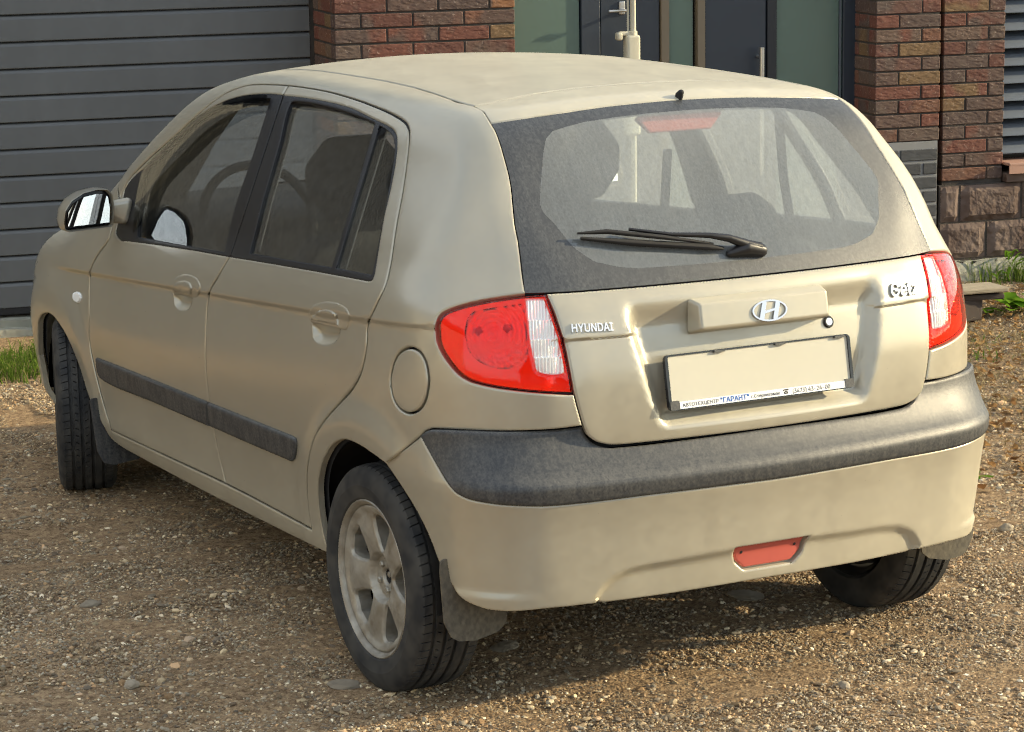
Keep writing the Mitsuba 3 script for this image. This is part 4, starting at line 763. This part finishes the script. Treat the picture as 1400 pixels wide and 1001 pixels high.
def courses(parent, s0, s1, o0, z0, z1, see, ret=None, mat='brick_clay', half=0):
    """running bond between s0 and s1; courses inside see=(z, z) are single bricks, the others one part"""
    z, k, loose = z0, half, []
    while z < z1:
        inview = see[0] <= z <= see[1]; c = s0 + (0 if k % 2 == 0 else -.5*LEN); L = None if inview else loose
        while c < s1 - .02:
            a, b = max(c, s0), min(c + LEN, s1)
            if b - a > .03: brick(parent, a + (JT/2 if a > s0 else 0), b - (JT/2 if b < s1 else 0), o0, o0 + .075, z, mat, loose=L)
            c += LEN
        if ret:                                      # the return into the recess, headers and stretchers
            c = o0 + .080 - (0 if k % 2 else .0)
            ln = [.115, .235] if k % 2 else [.235, .115]
            for l in ln:
                e = min(c + l, o0 + ret)
                if e - c > .03: brick(parent, s0, s0 + .07, c, e - JT, z, mat, loose=L)
                c += l
        z += CRS; k += 1
    if loose:
        m = cat([q[0] for q in loose]); uv = np.vstack([np.tile([q[1], q[2]], (len(q[0].vertices), 1)) for q in loose])
        key = put('brickwork', m, mat, parent, uv=uv); tag(key, kind='stuff')
Z0 = 1.377 - CRS*20 + JT/2
a_ = put('brick_wall', wbox(-3.068, -2.254, .006, .41, -.2, 3.4), 'mortar'); tag(a_, 'brown clinker brick wall section between the garage door and the glazed entrance', 'brick wall')
courses(a_, -3.072, -2.25, 0., Z0, 2.6, (1.10, 1.52), ret=.41)
ZR = 1.287 - CRS*18 + JT/2
b_ = put('brick_pillar', wbox(-.487, -.164, .006, .25, -.2, 3.4), 'mortar'); tag(b_, 'brick pillar beside the entrance with dark grey bricks at its foot', 'brick pillar')
courses(b_, -.491, -.16, 0., ZR + CRS*9, 2.6, (.60, 1.42), ret=.25, half=1)
# the dark grey foot of the pillar
gm = put('grey_footing', wbox(-.485, -.170, -.004, .002, .0, ZR + CRS*9 - .004), 'grey_mortar', b_)
z, k = ZR - CRS*8.4, 0
while z < ZR + CRS*9 - .03:
    c = -.487 + (0 if k % 2 else -.118)
    while c < -.18:
        a, b = max(c, -.487), min(c + LEN, -.168)
        if b - a > .03:
            m = chamfer_box(a + .008, b - .004, -.010, -.002, z, z + CRS - .014); put('grey_brick', m, 'grey_brick', b_, uv=np.tile([rng.random(), .5], (len(m.vertices), 1)))
        c += LEN
    z += CRS; k += 1
c_ = put('brick_pier', wbox(-.126, .186, .032, .40, .47, 3.4), 'mortar'); tag(c_, 'brick pier between the dark joint and the blue louvre above rough stone', 'brick pier')
courses(c_, -.13, .19, .026, .49, 2.6, (.48, 1.42), half=0)
put('joint', wbox(-.1635, -.1265, .16, .42, -.2, 3.4), 'black_under', c_)
# stone base: rough blocks in two courses
d_ = put('stone_wall', wbox(-.150, 2.4, .012, .40, .10, .470), 'mortar'); tag(d_, 'base of rough brown split stone blocks under the brick pier', 'stone base')
def block(s0, s1, z0, z1):
    n, q = max(4, int((s1 - s0)/.035)), 6
    S_, Z_ = np.meshgrid(np.linspace(s0, s1, n + 1), np.linspace(z0, z1, q + 1)); e = np.minimum(np.minimum(S_ - s0, s1 - S_), np.minimum(Z_ - z0, z1 - Z_))
    O = .010 - (.008 + .016*meshkit.fbm(np.stack([S_*9, Z_*11, 0*S_ + rng.random()*9], -1), 3, 4))*np.clip(e/.022, 0, 1)
    V = W(S_.ravel(), O.ravel(), Z_.ravel()); i = np.arange((n + 1)*(q + 1)).reshape(q + 1, n + 1); a, b, c, d = i[:-1, :-1].ravel(), i[:-1, 1:].ravel(), i[1:, 1:].ravel(), i[1:, :-1].ravel()
    V = np.vstack([V, W(S_.ravel(), np.full(S_.size, .05), Z_.ravel())]); m = (n + 1)*(q + 1); Fs = [np.c_[a, b, c], np.c_[a, c, d]]
    for e_ in (i[0], i[-1][::-1], i[:, 0][::-1], i[:, -1]): Fs += [np.c_[e_[:-1], e_[1:] + m, e_[1:]], np.c_[e_[:-1], e_[:-1] + m, e_[1:] + m]]
    mm = tm(V, np.vstack(Fs)); put('stone_block', mm, 'split_stone', d_, smooth=40 if False else False, uv=np.tile([rng.random(), rng.random()], (len(V), 1)))
for z0, z1, cuts_ in ((.295, .466, (-.148, -.042, .285, .62, .96, 1.3)), (.118, .286, (-.148, .102, .44, .77, 1.1, 1.3))):
    for a, b in zip(cuts_[:-1], cuts_[1:]): block(a + .006, b - .006, z0, z1)
pl_ = W(np.linspace(-.5, 2.4, 60), 0, 0)
def ragged(s0, s1, o0, z0, z1, amp, n=50, depth=.4):
    s = np.linspace(s0, s1, n); top = z1 + amp*(meshkit.fbm(np.stack([s*7, 0*s, 0*s], -1), 3, 2) - .5); rows = 5
    V = [W(s, o0 + amp*.6*(meshkit.fbm(np.stack([s*6, 0*s + r*1.7, 0*s], -1), 3, 7) - .5) - .012*(r < 2), z0 + (top - z0)*r/(rows - 1)) for r in range(rows)] + [W(s, o0 + depth, top)]
    V = np.vstack(V); i = np.arange(n - 1); Fs = []
    for r in range(rows): a = r*n + i; Fs += [np.c_[a, a + 1, a + n + 1], np.c_[a, a + n + 1, a + n]]
    return tm(V, np.vstack(Fs))
e_ = put('concrete_plinth', ragged(-.49, 2.4, -.015, -.15, .106, .03), 'concrete', smooth=True); tag(e_, 'grey weathered concrete plinth below the rough stone blocks', 'plinth')
# louvre and its sill
L_ = put('louvre', wbox(.196, 1.6, .165, .18, .58, 3.0), 'navy_dark'); tag(L_, 'blue grey louvre of horizontal slats at the right edge', 'louvre')
z = .600
while z < 1.75:
    pr = np.array([(.075, 0), (.080, .004), (.115, .052), (.158, .072), (.158, .066), (.118, .046), (.082, -.002)])
    V = np.vstack([W(np.full(7, s), pr[:, 0], pr[:, 1] + z) for s in (.193, 1.6)]); i = np.arange(7); j = np.roll(i, -1)
    put('slat', tm(V, np.vstack([np.c_[i, j, j + 7], np.c_[i, j + 7, i + 7]])), 'louvre_blue', L_)
    z += .0838
L_up = wbox(.193, 1.6, .10, .17, 1.77, 3.0)
put('upper_slats', L_up, 'louvre_blue', L_)
f_ = put('window_sill', cat([wbox(.196, 1.6, -.035, .17, .552, .566, .003), wbox(.196, 1.6, -.035, -.028, .515, .553)]), 'sill_metal', smooth=False); tag(f_, 'reddish metal window sill under the blue louvre', 'window sill')
put('sill_block', wbox(.196, 1.6, -.01, .17, .472, .514, .004), 'split_stone', f_)
# garage door
g_ = put('garage_door', wbox(-6.2, -3.095, .435, .46, .09, 3.2), 'navy_dark'); tag(g_, 'dark grey sectional garage door of horizontal ribbed slats', 'garage door')
zz = .112
while zz < 2.3:
    # one board: flat face, sloping lip at the top, small undercut at the foot
    h = .1172; pr = np.array([(.412, -.002), (.410, .001), (.410, h - .0245), (.4175, h - .0125), (.4235, h - .0095), (.430, h - .0075), (.4335, h - .006), (.434, .0)])
    wv = (rng.uniform(-.0012, .0012), rng.uniform(-.0012, .0012))
    V = np.vstack([W(np.full(8, s), pr[:, 0] + wv[s > -5], pr[:, 1] + zz) for s in (-6.2, -3.09)]); i = np.arange(8); j = np.roll(i, -1)
    put('slat', tm(V, np.vstack([np.c_[i, j, j + 8], np.c_[i, j + 8, i + 8]])), 'garage_grey', g_); zz += h
put('foot_seal', wbox(-6.2, -3.09, .415, .434, .078, .117, .004), 'rubber', g_)
h_ = put('garage_threshold', cat([ragged(-6.4, -3.10, .36, -.3, .064, .012, 80, .5), ragged(-6.4, -3.10, .30, -.3, .030, .03, 80, .1)]), 'concrete', smooth=False); tag(h_, 'weathered concrete threshold under the garage door', 'threshold')
# entrance: glazed screen with two dark blue doors in a shallow recess
R0 = .245
k_ = put('glazed_entrance', wbox(-2.26, -.44, R0 + .06, R0 + .09, -.1, 3.2), 'navy_dark'); tag(k_, 'entrance screen of matte green glass panes in a dark frame behind the car roof', 'glazed entrance')
for a, b in ((-2.25, -1.862), (-1.428, -1.305), (-.889, -.568), (-.556, -.553)):
    put('glass_pane', wbox(a, b, R0 + .004, R0 + .05, .05, 3.0, .003 if b - a > .02 else 0), 'green_glass', k_)
for a, b in ((-1.858, -1.766), (-.551, -.462)): put('frame_post', wbox(a, b, R0 - .012, R0 + .05, -.1, 3.1, .004), 'navy', k_)
put('edge_strip', wbox(-.566, -.558, R0 - .002, R0 + .05, .05, 3.0), 'louvre_blue', k_)
for a, b in ((-1.471, -1.431), (-1.291, -1.253)): put('door_jamb', wbox(a, b, R0 - .02, R0 + .05, -.1, 3.1, .003), 'tan', k_)
put('shadow_joint', wbox(-1.3035, -1.2925, R0 + .02, R0 + .05, -.1, 3.1), 'black_under', k_)
m_ = put('entrance_door', wbox(-1.762, -1.4745, R0 - .006, R0 + .05, .04, 2.3, .004), 'navy'); tag(m_, 'dark blue entrance door with a steel lever handle behind the white pole', 'door')
hz = 1.337
put('handle', wmap(cat([rbox((.092, .018, .013), .005, 4, (-1.699, R0 - .062, hz)), rbox((.014, .05, .014), .004, 4, (-1.660, R0 - .035, hz)), rbox((.03, .012, .06), .004, 4, (-1.660, R0 - .010, hz + .01))])), 'brushed', m_, 40)
n_ = put('entrance_door', wbox(-1.250, -.943, R0 - .006, R0 + .05, .04, 2.3, .004), 'navy'); tag(n_, 'dark blue door with an upright steel pull bar right of the tan jamb', 'door')
put('pull_bar', wmap(cat([tube([(-.986, R0 - .06, .55), (-.986, R0 - .06, 1.145)], .0125, 12), tube([(-.986, R0 - .06, 1.10), (-.986, R0, 1.10)], .008, 8), tube([(-.986, R0 - .06, .60), (-.986, R0, .60)], .008, 8)])), 'brushed', n_, 40)
put('frame_post', wbox(-.940, -.892, R0 - .016, R0 + .05, -.1, 3.1, .004), 'navy_dark', k_)
o_ = put('white_pole', wmap(cat([tube([(-1.655, .10, .0), (-1.655, .10, 2.6)], .0135, 12), tube([(-1.676, .11, .9), (-1.676, .11, 2.6)], .0055, 8)])), 'ivory', smooth=40); tag(o_, 'white upright pole with an ivory plastic sleeve in front of the entrance door', 'pole')
put('sleeve', wmap(cat([rbox((.070, .06, .46), .014, 4, (-1.664, .095, 1.005)), tube([(-1.664, .095, 1.23), (-1.664, .095, 1.250)], .026, 12)])), 'ivory', o_, 40)
put('spout', wmap(cat([rbox((.028, .04, .036), .008, 4, (-1.728, .09, 1.228)), rbox((.06, .025, .020), .006, 4, (-1.70, .09, 1.240))])), 'ivory', o_, 40)
p_ = put('building_roof', wbox(-16.2, 3, -.04, 4, 3.4, 3.6, .02), 'navy_dark'); tag(p_, 'flat dark eaves slab over the building', 'roof')
q_ = put('building_core', cat([wbox(-16., -3.08, .47, 4., -.2, 3.4), wbox(-3.06, 2.4, .42, 4., -.2, 3.4), wbox(-3.09, -2.27, .415, .47, -.2, 3.4), wbox(.2, 2.4, .19, .41, .52, 3.4), wbox(.2, 2.4, .03, .19, 3.0, 3.4), wbox(-6.2, -3.08, .02, .47, 3.2, 3.4)]), 'mortar'); put('side_wall', wbox(-16., -6.2, .0, .47, -.2, 3.4), 'grey_render', q_); tag(q_, 'plain body of the building behind the brick and the doors', 'building')

s_ = put('neighbour_house', rbox((22, 6, 5.0), .02, 3, (8.3, 15.5, 2.4)), 'pale_render'); tag(s_, 'pale rendered house across the yard, out of the picture to the left', 'house')
put('roof', hull_of([(8.3 + a*11.4, 15.5 + b*3.4, 4.95, .05) for a in (-1, 1) for b in (-1, 1)] + [(8.3 + a*11.4, 15.5, 7.0, .05) for a in (-1, 1)]), 'dark_wood', s_)
for (hx, hy, hw, hl, hh), tx in (((-24, 9, 9, 8, 3.2), 'pale gabled house down the yard, behind the viewer'), ((-33, -7, 10, 9, 3.4), 'second pale gabled house further off behind the viewer')):
    s_ = put('neighbour_house', rbox((hw, hl, hh), .02, 3, (hx, hy, hh/2)), 'pale_render'); tag(s_, tx, 'house')
    put('roof', hull_of([(hx + a*(hw/2 + .4), hy + b*(hl/2 + .4), hh, .05) for a in (-1, 1) for b in (-1, 1)] + [(hx + a*(hw/2 + .4), hy, hh + 3.2, .05) for a in (-1, 1)]), 'dark_wood', s_)
# ------------------------------------------------------------------ ground
def gz(x, y):
    p = np.stack([np.asarray(x, float)*1.1 + 30, np.asarray(y, float)*1.1 + 30, np.zeros_like(np.asarray(x, float))], -1)
    big = (meshkit.fbm(p, 3, 1) - .5)*.045
    near = np.minimum.reduce([np.hypot(x - cx, y - cy) for cx in (0, 2.455) for cy in (-.72, .72)])
    return big*np.clip((near - .10)/.8, 0, 1)
gx = np.concatenate([np.arange(-9, -2.5, .25), np.arange(-2.5, 5.6, .035), np.arange(5.6, 9, .5)]); gy = np.concatenate([np.arange(-9, -5, .25), np.arange(-5, 3.2, .035), np.arange(3.2, 9, .25)])
GX, GY = np.meshgrid(gx, gy, indexing='ij'); gzv = gz(GX, GY) + .010*(meshkit.fbm(np.stack([GX*9 + 90, GY*9 + 90, 0*GX], -1), 3, 3) - .5)
V = np.stack([GX, GY, gzv], -1).reshape(-1, 3); na, nb_ = GX.shape; i = np.arange(na*nb_).reshape(na, nb_); a, b, c, d = i[:-1, :-1].ravel(), i[1:, :-1].ravel(), i[1:, 1:].ravel(), i[:-1, 1:].ravel()
edge_i = np.concatenate([i[:, 0], i[-1, 1:], i[-2::-1, -1], i[0, -2:0:-1]]); far = V[edge_i].copy(); far[:, :2] *= 60; far[:, 2] = -.03
V2 = np.vstack([V, far]); ne = len(edge_i); kk = np.arange(ne); o = len(V) + kk; o2 = len(V) + np.roll(kk, -1); e1, e2 = edge_i, np.roll(edge_i, -1)
tag(put('ground', tm(V2, np.vstack([np.c_[a, b, c], np.c_[a, c, d], np.c_[e1, o, o2], np.c_[e1, o2, e2]])), 'earth', smooth=True), 'yard of packed brown earth and crushed stone', kind='structure')
# gravel: patches of loose stones laid again and again, turned and mirrored
nr = np.random.default_rng(5)
ICO = trimesh.creation.icosphere(0, 1.)
def pebbles(n, size, lo=.35, sigma=.45, smax_=.02):
    Vs, Fs, UVs = [], [], []; nv = len(ICO.vertices)
    for q in range(n):
        r = min(lo*math.exp(nr.normal(0, sigma))*.0085, smax_)
        v = ICO.vertices*(1 + .55*(nr.random((nv, 1)) - .5)); v = v*[r*nr.uniform(.8, 1.5), r*nr.uniform(.6, 1.0), r*nr.uniform(.4, .8)]
        an = nr.random()*6.283; ti = nr.normal(0, .35); ca, sa, ct, st_ = math.cos(an), math.sin(an), math.cos(ti), math.sin(ti)
        v = v @ np.array([[1, 0, 0], [0, ct, -st_], [0, st_, ct]]).T @ np.array([[ca, -sa, 0], [sa, ca, 0], [0, 0, 1]]).T
        v = v + [nr.uniform(-size/2, size/2), nr.uniform(-size/2, size/2), r*nr.uniform(-.1, .35)]
        Vs.append(v); Fs.append(ICO.faces + q*nv); UVs.append(np.tile([nr.random(), nr.random()], (nv, 1)))
    return tm(np.vstack(Vs), np.vstack(Fs)), np.vstack(UVs)
PS = .56
for g, n in (('gravel_patch', 8000), ('gravel_patch_b', 8000), ('gravel_patch_c', 3200)):
    m, uv = pebbles(n, PS, .265 if g != 'gravel_patch_c' else .33, .52)
    scene[g] = {'type': 'shapegroup', 'stones': mikit.ply(m, 'pebble_stone', smooth=False, uv=uv)}
USED.add('gravel'); cnt = 0
cam2 = CAM_AT[:2]
for x in np.arange(-1.9, 5.0, PS*.93):
    for y in np.arange(-5.0, 2.6, PS*.93):
        P = np.array([x, y, 0.]) - CAM_AT; u_, w_ = P @ _r, P @ _f
        px = 700 + 3600*u_/w_; py = 500 - 3600*(P @ _u)/w_
        if not (-180 < px < 1580 and py < 1250): continue
        if (np.array([x, y]) - WP) @ WN < .25: continue
        cnt += 1; g = ('gravel_patch', 'gravel_patch_b', 'gravel_patch_c')[int(nr.integers(0, 3)) if y > -2.2 else 2]
        k = f'gravel__{cnt:03d}'
        sl_ = [float(gz(x + .2, y) - gz(x - .2, y))/.4, float(gz(x, y + .2) - gz(x, y - .2))/.4]
        A_ = np.eye(4); A_[2, 0], A_[2, 1] = sl_; A_[2, 3] = float(gz(x, y)) - sl_[0]*x - sl_[1]*y
        tw = T(A_.tolist()) @ T().translate([x, y, 0]) @ T().rotate([0, 0, 1], float(nr.integers(0, 4)*90 + nr.uniform(-9, 9))) @ T().scale([float(nr.choice([-1, 1])), 1, 1])
        scene[k] = {'type': 'instance', 'shapegroup': {'type': 'ref', 'id': g}, 'to_world': tw}
tag('gravel', 'loose crushed gravel covering the yard', 'gravel', kind='stuff')
# single stones that stand out
def stone(x, y, r, label, flat=.5, seed=0, group=None):
    ico = trimesh.creation.icosphere(3, 1.); v = ico.vertices.copy(); v *= 1 + .5*(meshkit.fbm(v*1.3 + 5 + seed*3.1, 3, seed)[:, None] - .5)
    v = v*[r, r*.75, r*flat]; a = seed*1.3; v = v @ np.array([[math.cos(a), -math.sin(a), 0], [math.sin(a), math.cos(a), 0], [0, 0, 1]]).T + [x, y, float(gz(x, y)) + r*flat*.35]
    k = put('stone', tm(v, ico.faces), 'field_stone', smooth=True, uv=np.tile([(seed*.37) % 1, 0], (len(v), 1))); tag(k, label, 'stone', group)
stone(.415, -1.53, .024, 'grey rounded stone on the gravel right of the rear bumper', .7, 1)
stone(.348, 1.332, .026, 'dark flat stone on the gravel near the lower left corner', .45, 2)
stone(.055, .87, .045, 'pale slab of stone beside the left rear tyre', .22, 3)
stone(.135, .364, .045, 'flat grey slab under the tail just right of the left mud flap', .18, 4)
stone(.213, -.449, .06, 'long flat grey slab in the shade under the rear bumper', .14, 5)
stone(1.05, 1.20, .03, 'grey flat pebble in the car shade left of the sill', .4, 6)
stone(-.62, -.20, .022, 'small grey stone on the sunlit gravel below the bumper', .5, 7)
# stacked boards by the wall
def plank(c, L, w, h, ang, tilt=0.): 
    m = rbox((L, w, h), .006, 3); v = m.vertices; v[:, 2] += .012*(meshkit.fbm(v*[3, 9, 0] + 3, 2, 3) - .5); m.apply_transform(trimesh.transformations.euler_matrix(tilt, 0, ang)); m.apply_translation(c); return m
bs = (3.40, -3.72)
r_ = put('board_stack', plank((bs[0] + .0, bs[1] + .16, .135), .52, .18, .022, math.radians(80), .03), 'old_wood', smooth=False); tag(r_, 'low stack of weathered boards on a dark block beside the right tail lamp', 'board stack')
put('board', plank((bs[0] + .16, bs[1] + .25, .155), .46, .14, .020, math.radians(86), .02), 'old_wood', r_)
put('board', plank((bs[0] + .03, bs[1] + .20, .108), .60, .15, .024, math.radians(76), -.05), 'dark_wood', r_)
put('block', rbox((.20, .42, .10), .01, 3, (bs[0] + .03, bs[1] + .22, .045)), 'dark_wood', r_)
# grass, weeds and dry straw
def blades(spots, hgt, wid, lean, per, spread, seed):
    g = np.random.default_rng(seed); Vs, Fs, UVs = [], [], []; n = 0
    for x, y in spots:
        for _ in range(per):
            bx_, by_ = x + g.normal(0, spread), y + g.normal(0, spread); a = g.random()*6.283; h = hgt*g.uniform(.45, 1.25); w = wid*g.uniform(.6, 1.3); l = lean*g.uniform(.3, 1.6)*h
            d = np.array([math.cos(a), math.sin(a), 0]); s = np.array([-d[1], d[0], 0]); z0 = float(gz(bx_, by_)) - .01; B = np.array([bx_, by_, z0])
            for q, (f, hh, ww) in enumerate(((0, 0, 1.), (.18, .45, .85), (.55, .82, .55), (1., 1. - .25*l/h, .05))):
                Vs += [B + d*l*f + [0, 0, h*hh] - s*w*ww/2, B + d*l*f + [0, 0, h*hh] + s*w*ww/2]
            for q in range(3): o_ = n + 2*q; Fs += [[o_, o_ + 1, o_ + 3], [o_, o_ + 3, o_ + 2]]
            UVs += [[g.random(), 0]]*8; UVs[-8:] = [UVs[-8]]*8; n += 8
    return tm(np.array(Vs), np.array(Fs)), np.array(UVs)
gl_ = np.random.default_rng(8)
sp = [(4.52 + gl_.normal(0, .13) - .10*k, .40 + .25*k + gl_.normal(0, .08)) for k in np.linspace(-1.6, 3.5, 80)]
m, uv = blades(sp, .085, .005, .8, 40, .07, 1); tag(put('grass', m, 'grass_blade', smooth=True, uv=uv), 'tufts of green grass along the garage threshold', 'grass', kind='stuff')
sp = [(4.02 + gl_.normal(0, .05), -4.50 + gl_.normal(0, .12)) for _ in range(14)]
m, uv = blades(sp, .12, .005, .7, 20, .04, 2); tag(put('grass', m, 'grass_blade', smooth=True, uv=uv), 'grass tufts growing at the foot of the concrete plinth', 'grass', kind='stuff')
sp = [(gl_.uniform(.9, 3.9), gl_.uniform(-4.6, -2.2)) for _ in range(190)]
m, uv = blades(sp, .045, .004, 1.6, 26, .07, 3); tag(put('dry_grass', m, 'dry_straw', smooth=True, uv=uv), 'dry straw and dead grass scattered over the earth right of the car', 'dry grass', kind='stuff')
sp = [(gl_.uniform(1.2, 3.6), gl_.uniform(-4.4, -2.6)) for _ in range(26)]
m, uv = blades(sp, .05, .006, .9, 18, .05, 4); tag(put('short_grass', m, 'grass_blade', smooth=True, uv=uv), 'sparse short grass in the earth right of the car', 'grass', kind='stuff')
lv = np.random.default_rng(21); Vs, Fs, UVs = [], [], []
for q in range(2600):
    lx, ly = lv.uniform(.5, 3.9), lv.uniform(-4.5, -1.5)
    if lv.random() > (ly < -2.0)*.8 + .2: continue
    r = lv.uniform(.012, .032); a = lv.random()*6.283; c_, s_n = math.cos(a), math.sin(a); z0 = float(gz(lx, ly)) + .012
    o_ = len(Vs)*1
    for u_, w_, h_ in ((-1, 0, .2), (-.3, .5, .5), (.5, .42, .2), (1, 0, .8), (.4, -.45, .6), (-.4, -.5, .1)): Vs.append([lx + r*(u_*c_ - w_*s_n), ly + r*(u_*s_n + w_*c_), z0 + r*h_*lv.uniform(.2, 1.1)])
    Fs += [[o_, o_ + 1, o_ + 5], [o_ + 1, o_ + 4, o_ + 5], [o_ + 1, o_ + 2, o_ + 4], [o_ + 2, o_ + 3, o_ + 4]]; UVs += [[lv.random(), 0]]*6
tag(put('leaf_litter', tm(np.array(Vs), np.array(Fs)), 'dead_leaf', smooth=False, uv=np.array(UVs)), 'dry brown leaves littering the earth right of the car', 'leaf litter', kind='stuff')
def weed(x, y, n, L, Wd, h, seed, label, up=.5):
    g = np.random.default_rng(seed); key = free('weed'); tag(key, label, 'weed')
    for q in range(n):
        a = g.random()*6.283; d = np.array([math.cos(a), math.sin(a), 0]); s = np.array([-d[1], d[0], 0]); l, w, e = L*g.uniform(.6, 1.2), Wd*g.uniform(.7, 1.2), up*g.uniform(.4, 1.5)
        B = np.array([x + g.normal(0, .04), y + g.normal(0, .04), float(gz(x, y)) + h*g.random()]); V = []
        for f in np.linspace(0, 1, 6):
            ww = w*math.sin(math.pi*min(.06 + f*.94, .985))**.8/2; c = B + d*l*f + [0, 0, l*e*f*(1.25 - .9*f)]; V += [c - s*ww, c + [0, 0, -.006*(ww > .006)], c + s*ww]
        Fs = []
        for r in range(5):
            o_ = 3*r
            for j in (0, 1): Fs += [[o_ + j, o_ + j + 1, o_ + j + 4], [o_ + j, o_ + j + 4, o_ + j + 3]]
        put('leaf', tm(np.array(V), np.array(Fs)), 'weed_leaf', key, True, uv=np.tile([g.random(), 0], (18, 1)))
weed(3.40, -3.93, 16, .15, .055, .05, 4, 'low bright green leafy weed on the ground beside the board stack', .45)
weed(3.36, -4.05, 9, .13, .05, .04, 5, 'bright green weed at the right edge nearest the board stack', .4)
weed(4.02, -4.39, 12, .07, .018, .13, 6, 'thin pale weed standing against the concrete plinth', 1.2)
weed(1.05, -1.86, 4, .05, .022, .005, 7, 'single pale green leaf rosette on the gravel right of the bumper', .15)
